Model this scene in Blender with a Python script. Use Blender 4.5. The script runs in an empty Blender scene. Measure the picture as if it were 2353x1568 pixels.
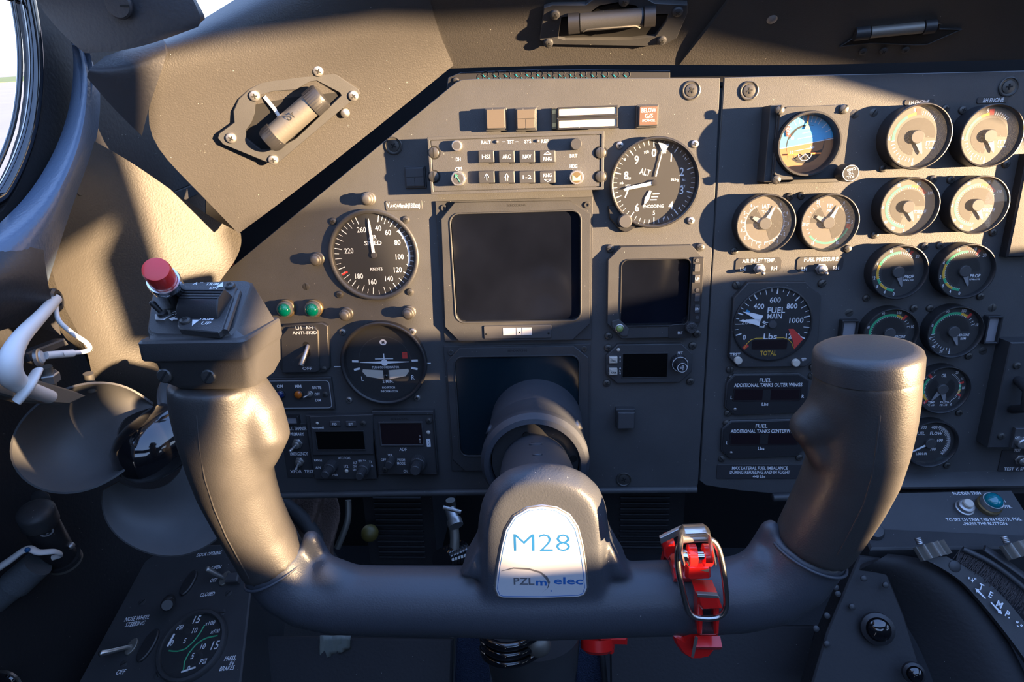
import bpy, bmesh, math, random
from mathutils import Vector as V, Matrix as MX
random.seed(7)
D2R = math.pi/180
C = bpy.context.scene.collection
SC = bpy.context.scene
# ------------------------------------------------------------------ camera, sky, sun, exposure
F = 1400.0; CX = 1176.5; CY = 784.0                     # pinhole of the 2353x1568 photograph
Uc = V((22800, -341, -1400)).normalized(); Vc = V((155, 4616, 1400)).normalized(); Wc = Uc.cross(Vc)
TILT = 9*D2R
CAMP = V((0, 0, 1.25))
def c2l(c): return V((c.dot(Uc), -c.dot(Vc), -c.dot(Wc)))           # camera vector -> panel-aligned vector
R9 = MX(((1, 0, 0), (0, math.sin(TILT), -math.cos(TILT)), (0, math.cos(TILT), math.sin(TILT))))
def ray(px, py): return (R9 @ c2l(V(((px-CX)/F, (py-CY)/F, 1.0))))  # world direction
cam = bpy.data.cameras.new('camera'); co = bpy.data.objects.new('camera', cam); C.objects.link(co)
cols = [R9 @ c2l(V(a)) for a in ((1, 0, 0), (0, -1, 0), (0, 0, -1))]
m = MX(((cols[0].x, cols[1].x, cols[2].x), (cols[0].y, cols[1].y, cols[2].y), (cols[0].z, cols[1].z, cols[2].z))).to_4x4()
m.translation = CAMP
co.matrix_world = m
cam.sensor_width = 36; cam.lens = 36*F/2353.0; cam.clip_start = 0.01; cam.clip_end = 5000
SC.camera = co
SC.view_settings.view_transform = 'Standard'; SC.view_settings.look = 'None'
SC.view_settings.gamma = 1; SC.view_settings.use_curve_mapping = False
SC.view_settings.exposure = 0.0
w = bpy.data.worlds.new('sky'); SC.world = w; w.use_nodes = True
nt = w.node_tree; nt.nodes.clear()
geo = nt.nodes.new('ShaderNodeTexCoord'); sep = nt.nodes.new('ShaderNodeSeparateXYZ'); rmp = nt.nodes.new('ShaderNodeValToRGB')
bg = nt.nodes.new('ShaderNodeBackground'); wo = nt.nodes.new('ShaderNodeOutputWorld')
nt.links.new(geo.outputs['Generated'], sep.inputs[0]); nt.links.new(sep.outputs['Z'], rmp.inputs[0])
nt.links.new(rmp.outputs[0], bg.inputs[0]); nt.links.new(bg.outputs[0], wo.inputs[0])
cr = rmp.color_ramp; cr.elements[0].position = 0.0; cr.elements[0].color = (.95, .97, 1.0, 1)
cr.elements[1].position = 1.0; cr.elements[1].color = (.2, .36, .8, 1)
e = cr.elements.new(.12); e.color = (.55, .72, 1, 1); e = cr.elements.new(.4); e.color = (.36, .56, 1, 1)
bg.inputs[1].default_value = SKY = 3.3
sl = V((.885, 0.01, .465)).normalized(); SUND = R9 @ sl
sun = bpy.data.lights.new('sun', 'SUN'); sun.energy = 50.0; sun.color = (1, .68, .38); sun.angle = .013
so = bpy.data.objects.new('sun', sun); C.objects.link(so); so.rotation_euler = SUND.to_track_quat('Z', 'Y').to_euler(); so.location = (3, -2, 3)

# ------------------------------------------------------------------ materials
MATS = {}
def mat(name, col, rough=.5, metal=0, bump=0, bs=400, var=0, vs=40, speck=0, spec=.5, coat=0, ramp=None, emit=0, bdist=.001, trans=0):
    m = bpy.data.materials.new(name); m.use_nodes = True; n = m.node_tree; p = n.nodes['Principled BSDF']
    col = tuple(col)+(1,)
    p.inputs['Base Color'].default_value = col; p.inputs['Roughness'].default_value = rough; p.inputs['Metallic'].default_value = metal
    p.inputs['Specular IOR Level'].default_value = spec; p.inputs['Coat Weight'].default_value = coat; p.inputs['Coat Roughness'].default_value = .08
    if trans: p.inputs['Transmission Weight'].default_value = trans
    tc = n.nodes.new('ShaderNodeTexCoord')
    last = None
    if var:
        nz = n.nodes.new('ShaderNodeTexNoise'); nz.inputs['Scale'].default_value = vs; nz.inputs['Detail'].default_value = 5
        n.links.new(tc.outputs['Object'], nz.inputs['Vector'])
        mr = n.nodes.new('ShaderNodeMapRange'); mr.inputs[1].default_value = .3; mr.inputs[2].default_value = .7; mr.inputs[3].default_value = 1-var; mr.inputs[4].default_value = 1+var
        mx = n.nodes.new('ShaderNodeMix'); mx.data_type = 'RGBA'; mx.blend_type = 'MULTIPLY'; mx.inputs[0].default_value = 1
        n.links.new(nz.outputs[0], mr.inputs[0]); mx.inputs[6].default_value = col; n.links.new(mr.outputs[0], mx.inputs[7]); last = mx.outputs[2]
        n.links.new(last, p.inputs['Base Color'])
    if speck:
        vz = n.nodes.new('ShaderNodeTexVoronoi'); vz.inputs['Scale'].default_value = 420; n.links.new(tc.outputs['Object'], vz.inputs['Vector'])
        wn = n.nodes.new('ShaderNodeMath'); wn.operation = 'LESS_THAN'; wn.inputs[1].default_value = .10; n.links.new(vz.outputs['Distance'], wn.inputs[0])
        sx = n.nodes.new('ShaderNodeSeparateColor'); n.links.new(vz.outputs['Color'], sx.inputs[0])
        lt = n.nodes.new('ShaderNodeMath'); lt.operation = 'LESS_THAN'; lt.inputs[1].default_value = speck; n.links.new(sx.outputs[0], lt.inputs[0])
        mu = n.nodes.new('ShaderNodeMath'); mu.operation = 'MULTIPLY'; n.links.new(wn.outputs[0], mu.inputs[0]); n.links.new(lt.outputs[0], mu.inputs[1])
        m2 = n.nodes.new('ShaderNodeMix'); m2.data_type = 'RGBA'; n.links.new(mu.outputs[0], m2.inputs[0])
        if last: n.links.new(last, m2.inputs[6])
        else: m2.inputs[6].default_value = col
        m2.inputs[7].default_value = (.42, .4, .36, 1); n.links.new(m2.outputs[2], p.inputs['Base Color'])
    if bump:
        nb = n.nodes.new('ShaderNodeTexNoise'); nb.inputs['Scale'].default_value = bs; nb.inputs['Detail'].default_value = 3
        bp = n.nodes.new('ShaderNodeBump'); bp.inputs['Strength'].default_value = bump; bp.inputs['Distance'].default_value = bdist
        n.links.new(tc.outputs['Object'], nb.inputs['Vector']); n.links.new(nb.outputs[0], bp.inputs['Height']); n.links.new(bp.outputs[0], p.inputs['Normal'])
    if emit: p.inputs['Emission Color'].default_value = col; p.inputs['Emission Strength'].default_value = emit
    MATS[name] = m; return m
def glass(name, dust=.05, tint=(1, 1, 1), gl=.08, rough=.02, dcol=(.8, .76, .68), ds=2600, thr=.52):
    m = bpy.data.materials.new(name); m.use_nodes = True; n = m.node_tree; n.nodes.clear()
    o = n.nodes.new('ShaderNodeOutputMaterial'); tr = n.nodes.new('ShaderNodeBsdfTransparent'); g = n.nodes.new('ShaderNodeBsdfGlossy'); d = n.nodes.new('ShaderNodeBsdfDiffuse')
    tr.inputs[0].default_value = tint+(1,); g.inputs['Roughness'].default_value = rough; d.inputs[0].default_value = dcol+(1,)
    lw = n.nodes.new('ShaderNodeLayerWeight'); lw.inputs[0].default_value = .5
    pw = n.nodes.new('ShaderNodeMath'); pw.operation = 'POWER'; pw.inputs[1].default_value = 5; fr = n.nodes.new('ShaderNodeMath'); fr.operation = 'MULTIPLY_ADD'; fr.inputs[1].default_value = .95; fr.inputs[2].default_value = .04
    n.links.new(lw.outputs['Facing'], pw.inputs[0]); n.links.new(pw.outputs[0], fr.inputs[0])
    a = n.nodes.new('ShaderNodeMixShader'); n.links.new(fr.outputs[0], a.inputs[0]); n.links.new(tr.outputs[0], a.inputs[1]); n.links.new(g.outputs[0], a.inputs[2])
    b = n.nodes.new('ShaderNodeMixShader'); tc = n.nodes.new('ShaderNodeTexCoord')
    nz = n.nodes.new('ShaderNodeTexNoise'); nz.inputs['Scale'].default_value = ds; nz.inputs['Detail'].default_value = 2; n.links.new(tc.outputs['Object'], nz.inputs['Vector'])
    mr = n.nodes.new('ShaderNodeMapRange'); mr.inputs[1].default_value = thr; mr.inputs[2].default_value = .8; mr.inputs[3].default_value = dust*.45; mr.inputs[4].default_value = min(1, dust*3.2)
    n.links.new(nz.outputs[0], mr.inputs[0]); n.links.new(mr.outputs[0], b.inputs[0]); n.links.new(a.outputs[0], b.inputs[1]); n.links.new(d.outputs[0], b.inputs[2])
    n.links.new(b.outputs[0], o.inputs[0]); MATS[name] = m; return m
mat('panel_paint', (.052, .053, .056), .52, bump=.35, bs=1400, var=.1, vs=25, speck=.05, bdist=.0004)
mat('unit_paint', (.036, .037, .04), .48, bump=.25, bs=1500, var=.1, speck=.05, bdist=.0003)
mat('black_plastic', (.02, .02, .022), .4, bump=.15, bs=1500, speck=.03, bdist=.0003)
mat('dial_black', (.016, .017, .019), .6)
mat('dial_step', (.012, .012, .013), .5)
mat('dial_sunlit', (.08, .073, .064), .6, speck=.3)  # lighter copy of the dial, sunlight put into its colour
mat('dial_shaded', (.026, .026, .027), .6)  # darker copy of the same dial for gauges in shade
mat('dial_recess_shade', (.02, .018, .016), .6, speck=.6)
mat('dark_grey', (.05, .05, .054), .5)
mat('hub_grey', (.05, .05, .052), .5)
mat('screw_black', (.075, .073, .07), .38, metal=.5, bump=.2, bs=900, bdist=.0003)
mat('slot_dark', (.004, .004, .004), .8)
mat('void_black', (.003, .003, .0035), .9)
mat('steel', (.55, .53, .5), .28, metal=1, bump=.15, bs=700, bdist=.0003)
mat('satin_steel', (.42, .41, .4), .42, metal=.9, bump=.2, bs=900, bdist=.0002)
mat('dull_metal', (.2, .19, .17), .5, metal=.7, bump=.3, bs=500, bdist=.0003)
mat('brass_film', (.22, .16, .08), .35, metal=.6)
mat('ink_white', (.72, .73, .75), .6)
mat('ink_grey', (.34, .35, .37), .6)
mat('ink_faint', (.012, .012, .013), .6)
mat('ink_blue', (.008, .1, .27), .5)
mat('ink_navy', (.02, .12, .36), .5)
mat('ink_silver', (.12, .12, .13), .4)
mat('gauge_green', (.03, .36, .16), .6)
mat('gauge_yellow', (.62, .36, .03), .6)
mat('gauge_red', (.55, .04, .03), .6)
mat('gauge_cyan', (.03, .25, .5), .6)
mat('sky_blue', (.06, .4, .7), .6)
mat('earth_brown', (.3, .12, .045), .6)
mat('needle_white', (.75, .76, .78), .5)
mat('needle_grey', (.2, .2, .21), .5)
mat('orange_paint', (.8, .2, .03), .5)
mat('placard', (.03, .03, .033), .45)
mat('lens_milk', (.5, .46, .4), .35)
mat('lens_window', (.2, .2, .22), .35)
mat('white_lacquer', (.52, .52, .53), .3, coat=.3)
mat('screen_dark', (.004, .005, .009), .1, spec=.5, var=.35, vs=14)
mat('screen_teal', (.004, .012, .018), .12, spec=.5)
mat('lcd_black', (.004, .004, .004), .15, spec=.4)
mat('lcd_red', (.014, .008, .01), .3, spec=.4)
mat('lens_green', (.0, .11, .075), .12, coat=.6, spec=.7)
mat('teal_lens_glint', (.0, .16, .2), .12, coat=.6, spec=.7)
mat('lens_blue', (.01, .02, .09), .15, coat=.5)
mat('lens_amber', (.42, .1, .01), .2, coat=.4)
mat('lens_clear', (.2, .2, .2), .12, coat=.6)
mat('lens_olive', (.2, .28, .08), .15, coat=.5)
mat('cap_bronze', (.12, .115, .108), .45, metal=.5)
mat('annun_face', (.085, .07, .055), .55, bump=.2, bs=1500, bdist=.0002)
mat('annun_brown', (.11, .06, .04), .5)
mat('cream_ink', (.85, .62, .25), .5)
mat('leather', (.035, .032, .028), .55, bump=.5, bs=650, var=.14, vs=12, speck=.02, bdist=.0007)
mat('pad_vinyl', (.037, .035, .034), .5, bump=.5, bs=900, var=.12, vs=9, speck=.04, bdist=.0005)
mat('trim_vinyl_skylit', (.085, .12, .18), .34, bump=.5, bs=320, var=.08, vs=14, bdist=.0008)  # blue sky light put into the base colour
mat('dark_vinyl', (.03, .03, .034), .55, bump=.4, bs=420, var=.1, vs=12, bdist=.0008)
mat('wall_black', (.01, .01, .012), .7, bump=.3, bs=300, var=.2, vs=8, speck=.03, bdist=.001)
mat('yoke_paint', (.044, .049, .06), .42, bump=.35, bs=1100, speck=.03, bdist=.0004)
mat('grip_rubber', (.04, .038, .037), .46, bump=.28, bs=1300, var=.1, vs=60, bdist=.0004)
mat('box_plastic', (.045, .044, .045), .4, bump=.35, bs=1500, bdist=.0003)
mat('rubber_blade', (.075, .075, .077), .62, bump=.2, bs=500, var=.18, vs=18, bdist=.0004)
mat('gloss_black', (.006, .006, .007), .06, coat=1)
mat('chrome', (.72, .72, .74), .12, metal=1)
mat('red_plastic', (.8, .035, .03), .3, coat=.3)
mat('red_enamel', (.6, .012, .01), .25, coat=.4, bump=.2, bs=200, bdist=.0004)
mat('white_cable', (.72, .69, .66), .4)
mat('cable_grey', (.09, .1, .11), .6, bump=.5, bs=500)
mat('carpet', (.02, .035, .08), .95, bump=1, bs=600, bdist=.004)
mat('cloth_brown', (.06, .035, .025), .9, bump=.8, bs=350, bdist=.002)
mat('bristle', (.08, .07, .07), .7)
mat('concrete', (.36, .33, .3), .9, var=.06, vs=.3)
mat('grass', (.14, .2, .05), .95, var=.2, vs=.2)
mat('tree_leaf', (.1, .09, .05), .95, var=.3, vs=.5)
mat('paper_tag', (.2, .22, .2), .7)
mat('yellow_plastic', (.07, .055, .01), .5)
mat('copper_glow', (.42, .09, .02), .5)
glass('glass_dusty', .03); glass('glass_clean', .005); glass('window_glass', .004, gl=.05); glass('sun_filter_tint', .004, tint=(.56, .54, .5))

# ------------------------------------------------------------------ planes, mesh builder, things
class Plane:
    """a flat frame in the cockpit: x right, y up, z out of the surface; M is metres"""
    def __init__(s, M): s.M = M; s.I = M.inverted()
    def hit(s, px, py, h=0):                            # where a sight line meets the plane h mm above it, in mm
        o = s.I @ CAMP; d = s.I.to_3x3() @ ray(px, py); t = (h*.001-o.z)/d.z
        p = o+d*t; return V((p.x*1000, p.y*1000, h))
def plane3(a, b, c):
    """plane through three world points, x along a->b, normal to the camera"""
    x = (b-a).normalized(); n = x.cross(c-a).normalized()
    if n.dot(CAMP-a) < 0: n = -n
    y = n.cross(x)
    M = MX(((x.x, y.x, n.x), (x.y, y.y, n.y), (x.z, y.z, n.z))).to_4x4(); M.translation = a; return Plane(M)
def panel_at(dist):
    M = R9.to_4x4(); M.translation = CAMP+R9 @ V((0, 0, -dist)); return Plane(M)
_p = panel_at(1.0); DP = .083/((_p.hit(1612, 420)-_p.hit(1403, 420)).length*.001)
PANEL = panel_at(DP)
def W(px, py, h=0): return PANEL.M @ (PANEL.hit(px, py, h)*.001)    # world point on a sight line, h mm out from the panel
def vloc(ob, loc): ob.location = loc
TXT = {}
def glyphs(s, bold=0):
    k = (s, bold)
    if k not in TXT:
        cu = bpy.data.curves.new('t', 'FONT'); cu.body = s; cu.resolution_u = 2; cu.offset = bold; cu.fill_mode = 'BOTH'
        ob = bpy.data.objects.new('t', cu); C.objects.link(ob); dg = bpy.context.evaluated_depsgraph_get()
        me = bpy.data.meshes.new_from_object(ob.evaluated_get(dg)); vs = [(v.co.x, v.co.y) for v in me.vertices]; fs = [tuple(p.vertices) for p in me.polygons]
        bpy.data.objects.remove(ob); bpy.data.meshes.remove(me)
        xs = [v[0] for v in vs] or [0]; x0 = min(xs); x1 = max(xs)
        TXT[k] = ([((v[0]-(x0+x1)/2), v[1]-.35) for v in vs], fs, x1-x0)
    return TXT[k]
def circ(cx, cy, r, n=24, a0=0): return [(cx+r*math.cos(a0+2*math.pi*i/n), cy+r*math.sin(a0+2*math.pi*i/n)) for i in range(n)]
def rrect(cx, cy, w, h, r, n=4):
    r = min(r, w/2-.001, h/2-.001); o = []
    for k, (sx, sy) in enumerate(((1, 1), (-1, 1), (-1, -1), (1, -1))):
        for i in range(n+1):
            a = math.pi/2*(k+i/n); o.append((cx+sx*(w/2-r)+r*math.cos(a), cy+sy*(h/2-r)+r*math.sin(a)))
    return o
def crect(cx, cy, w, h, c):
    c = c if isinstance(c, tuple) else (c,)*4           # tr, tl, bl, br
    X, Y = w/2, h/2; q = [(X, Y-c[0]), (X-c[0], Y), (-X+c[1], Y), (-X, Y-c[1]), (-X, -Y+c[2]), (-X+c[2], -Y), (X-c[3], -Y), (X, -Y+c[3])]
    return [(cx+a, cy+b) for a, b in q]
def inset(P, d):
    n = len(P); o = []
    A = sum(P[i][0]*P[(i+1) % n][1]-P[(i+1) % n][0]*P[i][1] for i in range(n)); sg = 1 if A > 0 else -1
    for i in range(n):
        p = V(P[i]).to_2d(); a = V(P[i-1]).to_2d(); b = V(P[(i+1) % n]).to_2d()
        e1 = (p-a); e2 = (b-p)
        if e1.length < 1e-9: e1 = e2
        if e2.length < 1e-9: e2 = e1
        e1.normalize(); e2.normalize(); n1 = V((-e1.y, e1.x))*sg; n2 = V((-e2.y, e2.x))*sg; k = n1+n2
        if k.length < 1e-6: k = n1
        k.normalize(); cs = max(.4, k.dot(n1)); q = p+k*(d/cs); o.append((q.x, q.y))
    return o
def radial(P, cx, cy, ang):
    o = []; n = len(P)
    for a in ang:
        dx, dy = math.cos(a), math.sin(a); best = None
        for i in range(n):
            x1, y1 = P[i][0]-cx, P[i][1]-cy; x2, y2 = P[(i+1) % n][0]-cx, P[(i+1) % n][1]-cy
            ex, ey = x2-x1, y2-y1; den = dx*ey-dy*ex
            if abs(den) < 1e-12: continue
            t = (x1*ey-y1*ex)/den; u = (x1*dy-y1*dx)/den
            if t > 0 and -1e-6 <= u <= 1+1e-6 and (best is None or t > best): best = t
        best = best or .001; o.append((cx+dx*best, cy+dy*best))
    return o
class MB:
    def __init__(s, mname=None): s.v = []; s.f = []; s.mi = []; s.mats = []; s.cur = 0; s.X = None; (s.m(mname) if mname else None)
    def m(s, name):
        if name not in s.mats: s.mats.append(name)
        s.cur = s.mats.index(name); return s
    def add(s, vs, fs):
        b = len(s.v)
        if s.X is not None: vs = [s.X @ V(p) for p in vs]
        s.v += [tuple(p) for p in vs]; s.f += [tuple(b+i for i in f) for f in fs]; s.mi += [s.cur]*len(fs); return s
    def loops(s, L, cap0=True, cap1=True, closed=True):
        n = len(L[0]); vs = [p for l in L for p in l]; fs = []
        for k in range(len(L)-1):
            for i in range(n if closed else n-1):
                j = (i+1) % n; fs.append((k*n+i, k*n+j, (k+1)*n+j, (k+1)*n+i))
        if cap0: fs.append(tuple(reversed(range(n))))
        if cap1: fs.append(tuple((len(L)-1)*n+i for i in range(n)))
        return s.add(vs, fs)
    def ccw(s, P):
        A = sum(P[i][0]*P[(i+1) % len(P)][1]-P[(i+1) % len(P)][0]*P[i][1] for i in range(len(P)))
        return list(P) if A > 0 else list(reversed(P))
    def prism(s, P, z0, z1, bev=0, cap0=True):
        P = s.ccw(P); L = [[(x, y, z0) for x, y in P]]
        if bev: Q = inset(P, bev); Q2 = inset(P, bev*.45); L += [[(x, y, z1-bev) for x, y in P], [(x, y, z1-bev*.45) for x, y in Q2], [(x, y, z1) for x, y in Q]]
        else: L.append([(x, y, z1) for x, y in P])
        return s.loops(L, cap0)
    def flat(s, P, z): P = s.ccw(P); return s.add([(x, y, z) for x, y in P], [tuple(range(len(P)))])
    def frame(s, O, I, z0, z1, bev=.3, ci=None, dz=None):
        cx, cy = ci or (sum(p[0] for p in I)/len(I), sum(p[1] for p in I)/len(I))
        an = sorted(set([round(math.atan2(p[1]-cy, p[0]-cx), 5) for p in list(O)+list(I)]))
        a, b = radial(O, cx, cy, an), radial(I, cx, cy, an)
        def tow(P, Q, d): return [((x+(qx-x)*min(.45, d/max(1e-6, math.hypot(qx-x, qy-y))), y+(qy-y)*min(.45, d/max(1e-6, math.hypot(qx-x, qy-y))))) for (x, y), (qx, qy) in zip(P, Q)]
        ai, bi = tow(a, b, bev), tow(b, a, bev); dz = z0 if dz is None else dz
        L = [[(x, y, z0) for x, y in a], [(x, y, z1-bev) for x, y in a], [(x, y, z1) for x, y in ai], [(x, y, z1) for x, y in bi], [(x, y, z1-bev) for x, y in b], [(x, y, dz) for x, y in b]]
        return s.loops(L, False, False)
    def lathe(s, prof, c=(0, 0), n=32, z=0, cap0=False, cap1=True):
        return s.loops([[(c[0]+r*math.cos(2*math.pi*i/n), c[1]+r*math.sin(2*math.pi*i/n), z+h) for i in range(n)] for r, h in prof], cap0, cap1)
    def knurl(s, r, z0, z1, c=(0, 0), n=18, d=.06, bev=.4, tap=1):
        def ring(rr, z): return [(c[0]+rr*(1-(d if i % 2 else 0))*math.cos(math.pi*i/n), c[1]+rr*(1-(d if i % 2 else 0))*math.sin(math.pi*i/n), z) for i in range(2*n)]
        return s.loops([ring(r, z0), ring(r*tap, z1-bev), ring(r*tap-bev, z1)], False, True)
    def box(s, x, y, z, w, h, d, bev=0): return s.prism([(x-w/2, y-h/2), (x+w/2, y-h/2), (x+w/2, y+h/2), (x-w/2, y+h/2)], z, z+d, bev)
    def tube(s, path, r, n=12, cap=True, dome=False, flat=1.0, up=None, closed=False):
        P = [V(p) for p in path]; k = len(P); R = r if isinstance(r, (list, tuple)) else [r]*k
        T = []
        for i in range(k):
            a = P[i-1] if (i > 0 or closed) else P[i]; b = P[(i+1) % k] if (i < k-1 or closed) else P[i]; T.append((b-a).normalized())
        u = V(up) if up else (V((0, 0, 1)) if abs(T[0].z) < .9 else V((1, 0, 0))); L = []
        nrm = (u-T[0]*u.dot(T[0])).normalized()
        for i in range(k):
            nrm = (nrm-T[i]*nrm.dot(T[i])).normalized(); bi = T[i].cross(nrm)
            L.append([P[i]+(nrm*math.cos(2*math.pi*j/n)*flat+bi*math.sin(2*math.pi*j/n))*R[i] for j in range(n)])
        if closed: L.append(L[0]); return s.loops(L, False, False)
        if dome:
            def cp(i, sg):
                c = P[i]; o = []
                for q in (.45, .8, .97):
                    o.append([c+(p-c)*math.sqrt(1-q*q)+T[i]*R[i]*q*sg*dome for p in L[i]])
                return o
            L = list(reversed(cp(0, -1)))+L+cp(k-1, 1)
        return s.loops(L, cap, cap)
    def sphere(s, c, r, n=16, squash=1):
        L = []
        for k in range(1, n//2):
            a = math.pi*k/(n//2); L.append([(c[0]+r*math.sin(a)*math.cos(2*math.pi*i/n), c[1]+r*math.sin(a)*math.sin(2*math.pi*i/n), c[2]-r*squash*math.cos(a)) for i in range(n)])
        return s.loops(L)
    def text(s, t, x, y, z, hgt, w=None, rot=0, bold=.012, st=.85, shear=0, al='c'):
        vs, fs, wd = glyphs(t, bold); k = hgt/.70; kx = (w/wd) if w else k*st
        c_, s_ = math.cos(rot*D2R), math.sin(rot*D2R); off = 0 if al == 'c' else (wd*kx/2 if al == 'l' else -wd*kx/2)
        o = [(x+(px*kx+off+shear*py*k)*c_-py*k*s_, y+(px*kx+off+shear*py*k)*s_+py*k*c_, z) for px, py in vs]
        return s.add(o, fs)
    def tick(s, a, r0, r1, w, z, c=(0, 0), w1=None):
        a = a*D2R; d = V((math.sin(a), math.cos(a))); n = V((d.y, -d.x)); w1 = w if w1 is None else w1
        q = [d*r0+n*w/2, d*r0-n*w/2, d*r1-n*w1/2, d*r1+n*w1/2]
        return s.flat([(c[0]+p.x, c[1]+p.y) for p in q], z)
    def arc(s, a0, a1, r0, r1, z, c=(0, 0), n=None):
        n = n or max(2, int(abs(a1-a0)/7)); A = [(a0+(a1-a0)*i/n)*D2R for i in range(n+1)]
        vs = [(c[0]+r*math.sin(a), c[1]+r*math.cos(a), z) for r in (r0, r1) for a in A]
        fs = [(i, i+1, n+2+i, n+1+i) if a1 < a0 else (i+1, i, n+1+i, n+2+i) for i in range(n)]
        return s.add(vs, fs)
    def mesh(s, name, k=.001, ang=38, flatshade=False):
        me = bpy.data.meshes.new(name); me.from_pydata([(a*k, b*k, c*k) for a, b, c in s.v], [], s.f)
        for n in s.mats: me.materials.append(MATS[n])
        me.polygons.foreach_set('material_index', s.mi)
        if not flatshade:
            me.polygons.foreach_set('use_smooth', [True]*len(s.f))
            if ang < 180: me.set_sharp_from_angle(angle=ang*D2R)
        me.update(); return me
def props(o, label, cat, group=None, kind=None):
    if label: o['label'] = label
    if cat: o['category'] = cat
    if group: o['group'] = group
    if kind: o['kind'] = kind
class Thing:
    def __init__(s, name, label, cat, pl, px, py, h=0, group=None, rot=0):
        s.pl = pl; p = pl.hit(px, py, h); s.o = (p.x, p.y); s.px, s.py = px, py
        s.e = bpy.data.objects.new(name, None); C.objects.link(s.e); s.e.empty_display_size = .01
        s.e.matrix_world = pl.M @ MX.Translation((p.x*.001, p.y*.001, 0)) @ MX.Rotation(rot*D2R, 4, 'Z')
        props(s.e, label, cat, group); s.s = (pl.hit(px+20, py, h)-pl.hit(px-20, py, h)).length/40; s.h = h
    def L(s, px, py, h=None):
        p = s.pl.hit(px, py, s.h if h is None else h); return (p.x-s.o[0], p.y-s.o[1])
    def PP(s, pts, h=None): return [s.L(a, b, h) for a, b in pts]
    def R(s, x0, y0, x1, y1, h=None):
        a = s.L(x0, (y0+y1)/2, h); b = s.L(x1, (y0+y1)/2, h); c = s.L((x0+x1)/2, y0, h); d = s.L((x0+x1)/2, y1, h)
        return ((a[0]+b[0])/2, (c[1]+d[1])/2, math.hypot(b[0]-a[0], b[1]-a[1]), abs(c[1]-d[1]))
    def T(s, b, t, px, py, hp, h, w=None, rot=0, **k):
        x, y = s.L(px, py, h); b.text(t, x, y, h+.06, hp*s.s, w=(w*s.s if w else None), rot=rot, **k)
    def add(s, name, b, parent=None, loc=None, label=None, ang=38):
        me = b if isinstance(b, bpy.types.Mesh) else b.mesh(name, ang=ang)
        o = bpy.data.objects.new(name, me); C.objects.link(o); o.parent = parent or s.e
        if loc: o.location = (loc[0]*.001, loc[1]*.001, (loc[2] if len(loc) > 2 else 0)*.001)
        if label: o['label'] = label
        return o
    def screw(s, px, py, r=3.2, h=0, z=None, kind='x', name='screw', m='screw_black', rot=None, parent=None):
        z = h if z is None else z; x, y = s.L(px, py, h)
        o = s.add(name, screw_mesh(kind, r, m), parent, (x, y, z-.2)); o.rotation_euler.z = random.uniform(0, 3) if rot is None else rot*D2R; return o
SCR = {}
def screw_mesh(kind, r, m):
    k = (kind, r, m)
    if k not in SCR:
        b = MB(m)
        if kind == 'cup':                                # countersunk screw in a cup washer
            b.lathe([(r*1.5, 0), (r*1.5, r*.28), (r*1.36, r*.34), (r*1.25, r*.2), (r*1.0, r*.16), (r*.95, r*.3), (r*.6, r*.36), (0.01, r*.38)], n=26); zt = r*.4
        elif kind == 'flat': b.lathe([(r, 0), (r, .25), (r*.92, .4), (.01, .42)], n=22); zt = .44
        else: b.lathe([(r, 0), (r, r*.25), (r*.88, r*.5), (r*.55, r*.66), (.01, r*.7)], n=22); zt = r*.68
        b.m('slot_dark')
        if kind in ('s', 'flat'): b.box(0, 0, zt-r*.3, r*1.8, r*.24, r*.33)
        else: b.box(0, 0, zt-r*.3, r*.95, r*.24, r*.33).box(0, 0, zt-r*.3, r*.24, r*.95, r*.34)
        SCR[k] = b.mesh('screw', ang=30)
    return SCR[k]
def single(name, label, cat, b, M=None, group=None, kind=None, k=.001, ang=38):
    me = b.mesh(name, k, ang); o = bpy.data.objects.new(name, me); C.objects.link(o)
    if M is not None: o.matrix_world = M
    props(o, label, cat, group, kind); return o
def worldmb(pts): return [tuple(p*1000) for p in pts]
def blobmesh(b, voxel, smooth=6, name='blob', k=.001, matname=None, fac=.5):
    """fuse overlapping shapes into one continuous skin"""
    me = b.mesh(name, k); ob = bpy.data.objects.new('tmp', me); C.objects.link(ob)
    r = ob.modifiers.new('r', 'REMESH'); r.mode = 'VOXEL'; r.voxel_size = voxel; r.use_smooth_shade = True
    if smooth: q = ob.modifiers.new('s', 'SMOOTH'); q.iterations = smooth; q.factor = fac
    dg = bpy.context.evaluated_depsgraph_get(); o2 = bpy.data.meshes.new_from_object(ob.evaluated_get(dg))
    bpy.data.objects.remove(ob); o2.name = name; o2.materials.clear(); o2.materials.append(MATS[matname or b.mats[0]])
    o2.polygons.foreach_set('use_smooth', [True]*len(o2.polygons)); o2.polygons.foreach_set('material_index', [0]*len(o2.polygons)); return o2
# ------------------------------------------------------------------ instrument panels
def plate(name, label, cat, px, lip=None, mname='panel_paint', z0=-3, z1=0, cx=1300, cy=650):
    t = Thing(name, label, cat, PANEL, cx, cy); b = MB(mname); b.prism(t.PP(px), z0, z1, .5); t.add('panel_plate', b); return t
LP = plate('instrument_panel', 'wide grey left flight instrument panel with cut-off upper left corner', 'instrument panel',
  [(1046, 190), (1062, 183), (1100, 181), (1655, 179), (1640, 520), (1604, 1112), (1600, 1122), (470, 1142), (440, 700), (500, 640)])
for i, (x, y) in enumerate(((905, 335), (1588, 208), (1433, 1101))): LP.screw(x, y, 5.4, kind='cup', name='panel_fastener')
LP.screw(703, 659, 3.6, kind='flat', rot=95)
b = MB('panel_paint'); p = [LP.L(x, y, 3)+(2.5,) for x, y in ((470, 1144), (900, 1135), (1300, 1129), (1601, 1126))]; b.tube(p, 3.6, 14); LP.add('rolled_lip', b)
b = MB('panel_paint'); b.X = MX.Rotation(0, 4, 'X'); x0, y0 = LP.L(1433, 1101); LP_ = None
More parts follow.
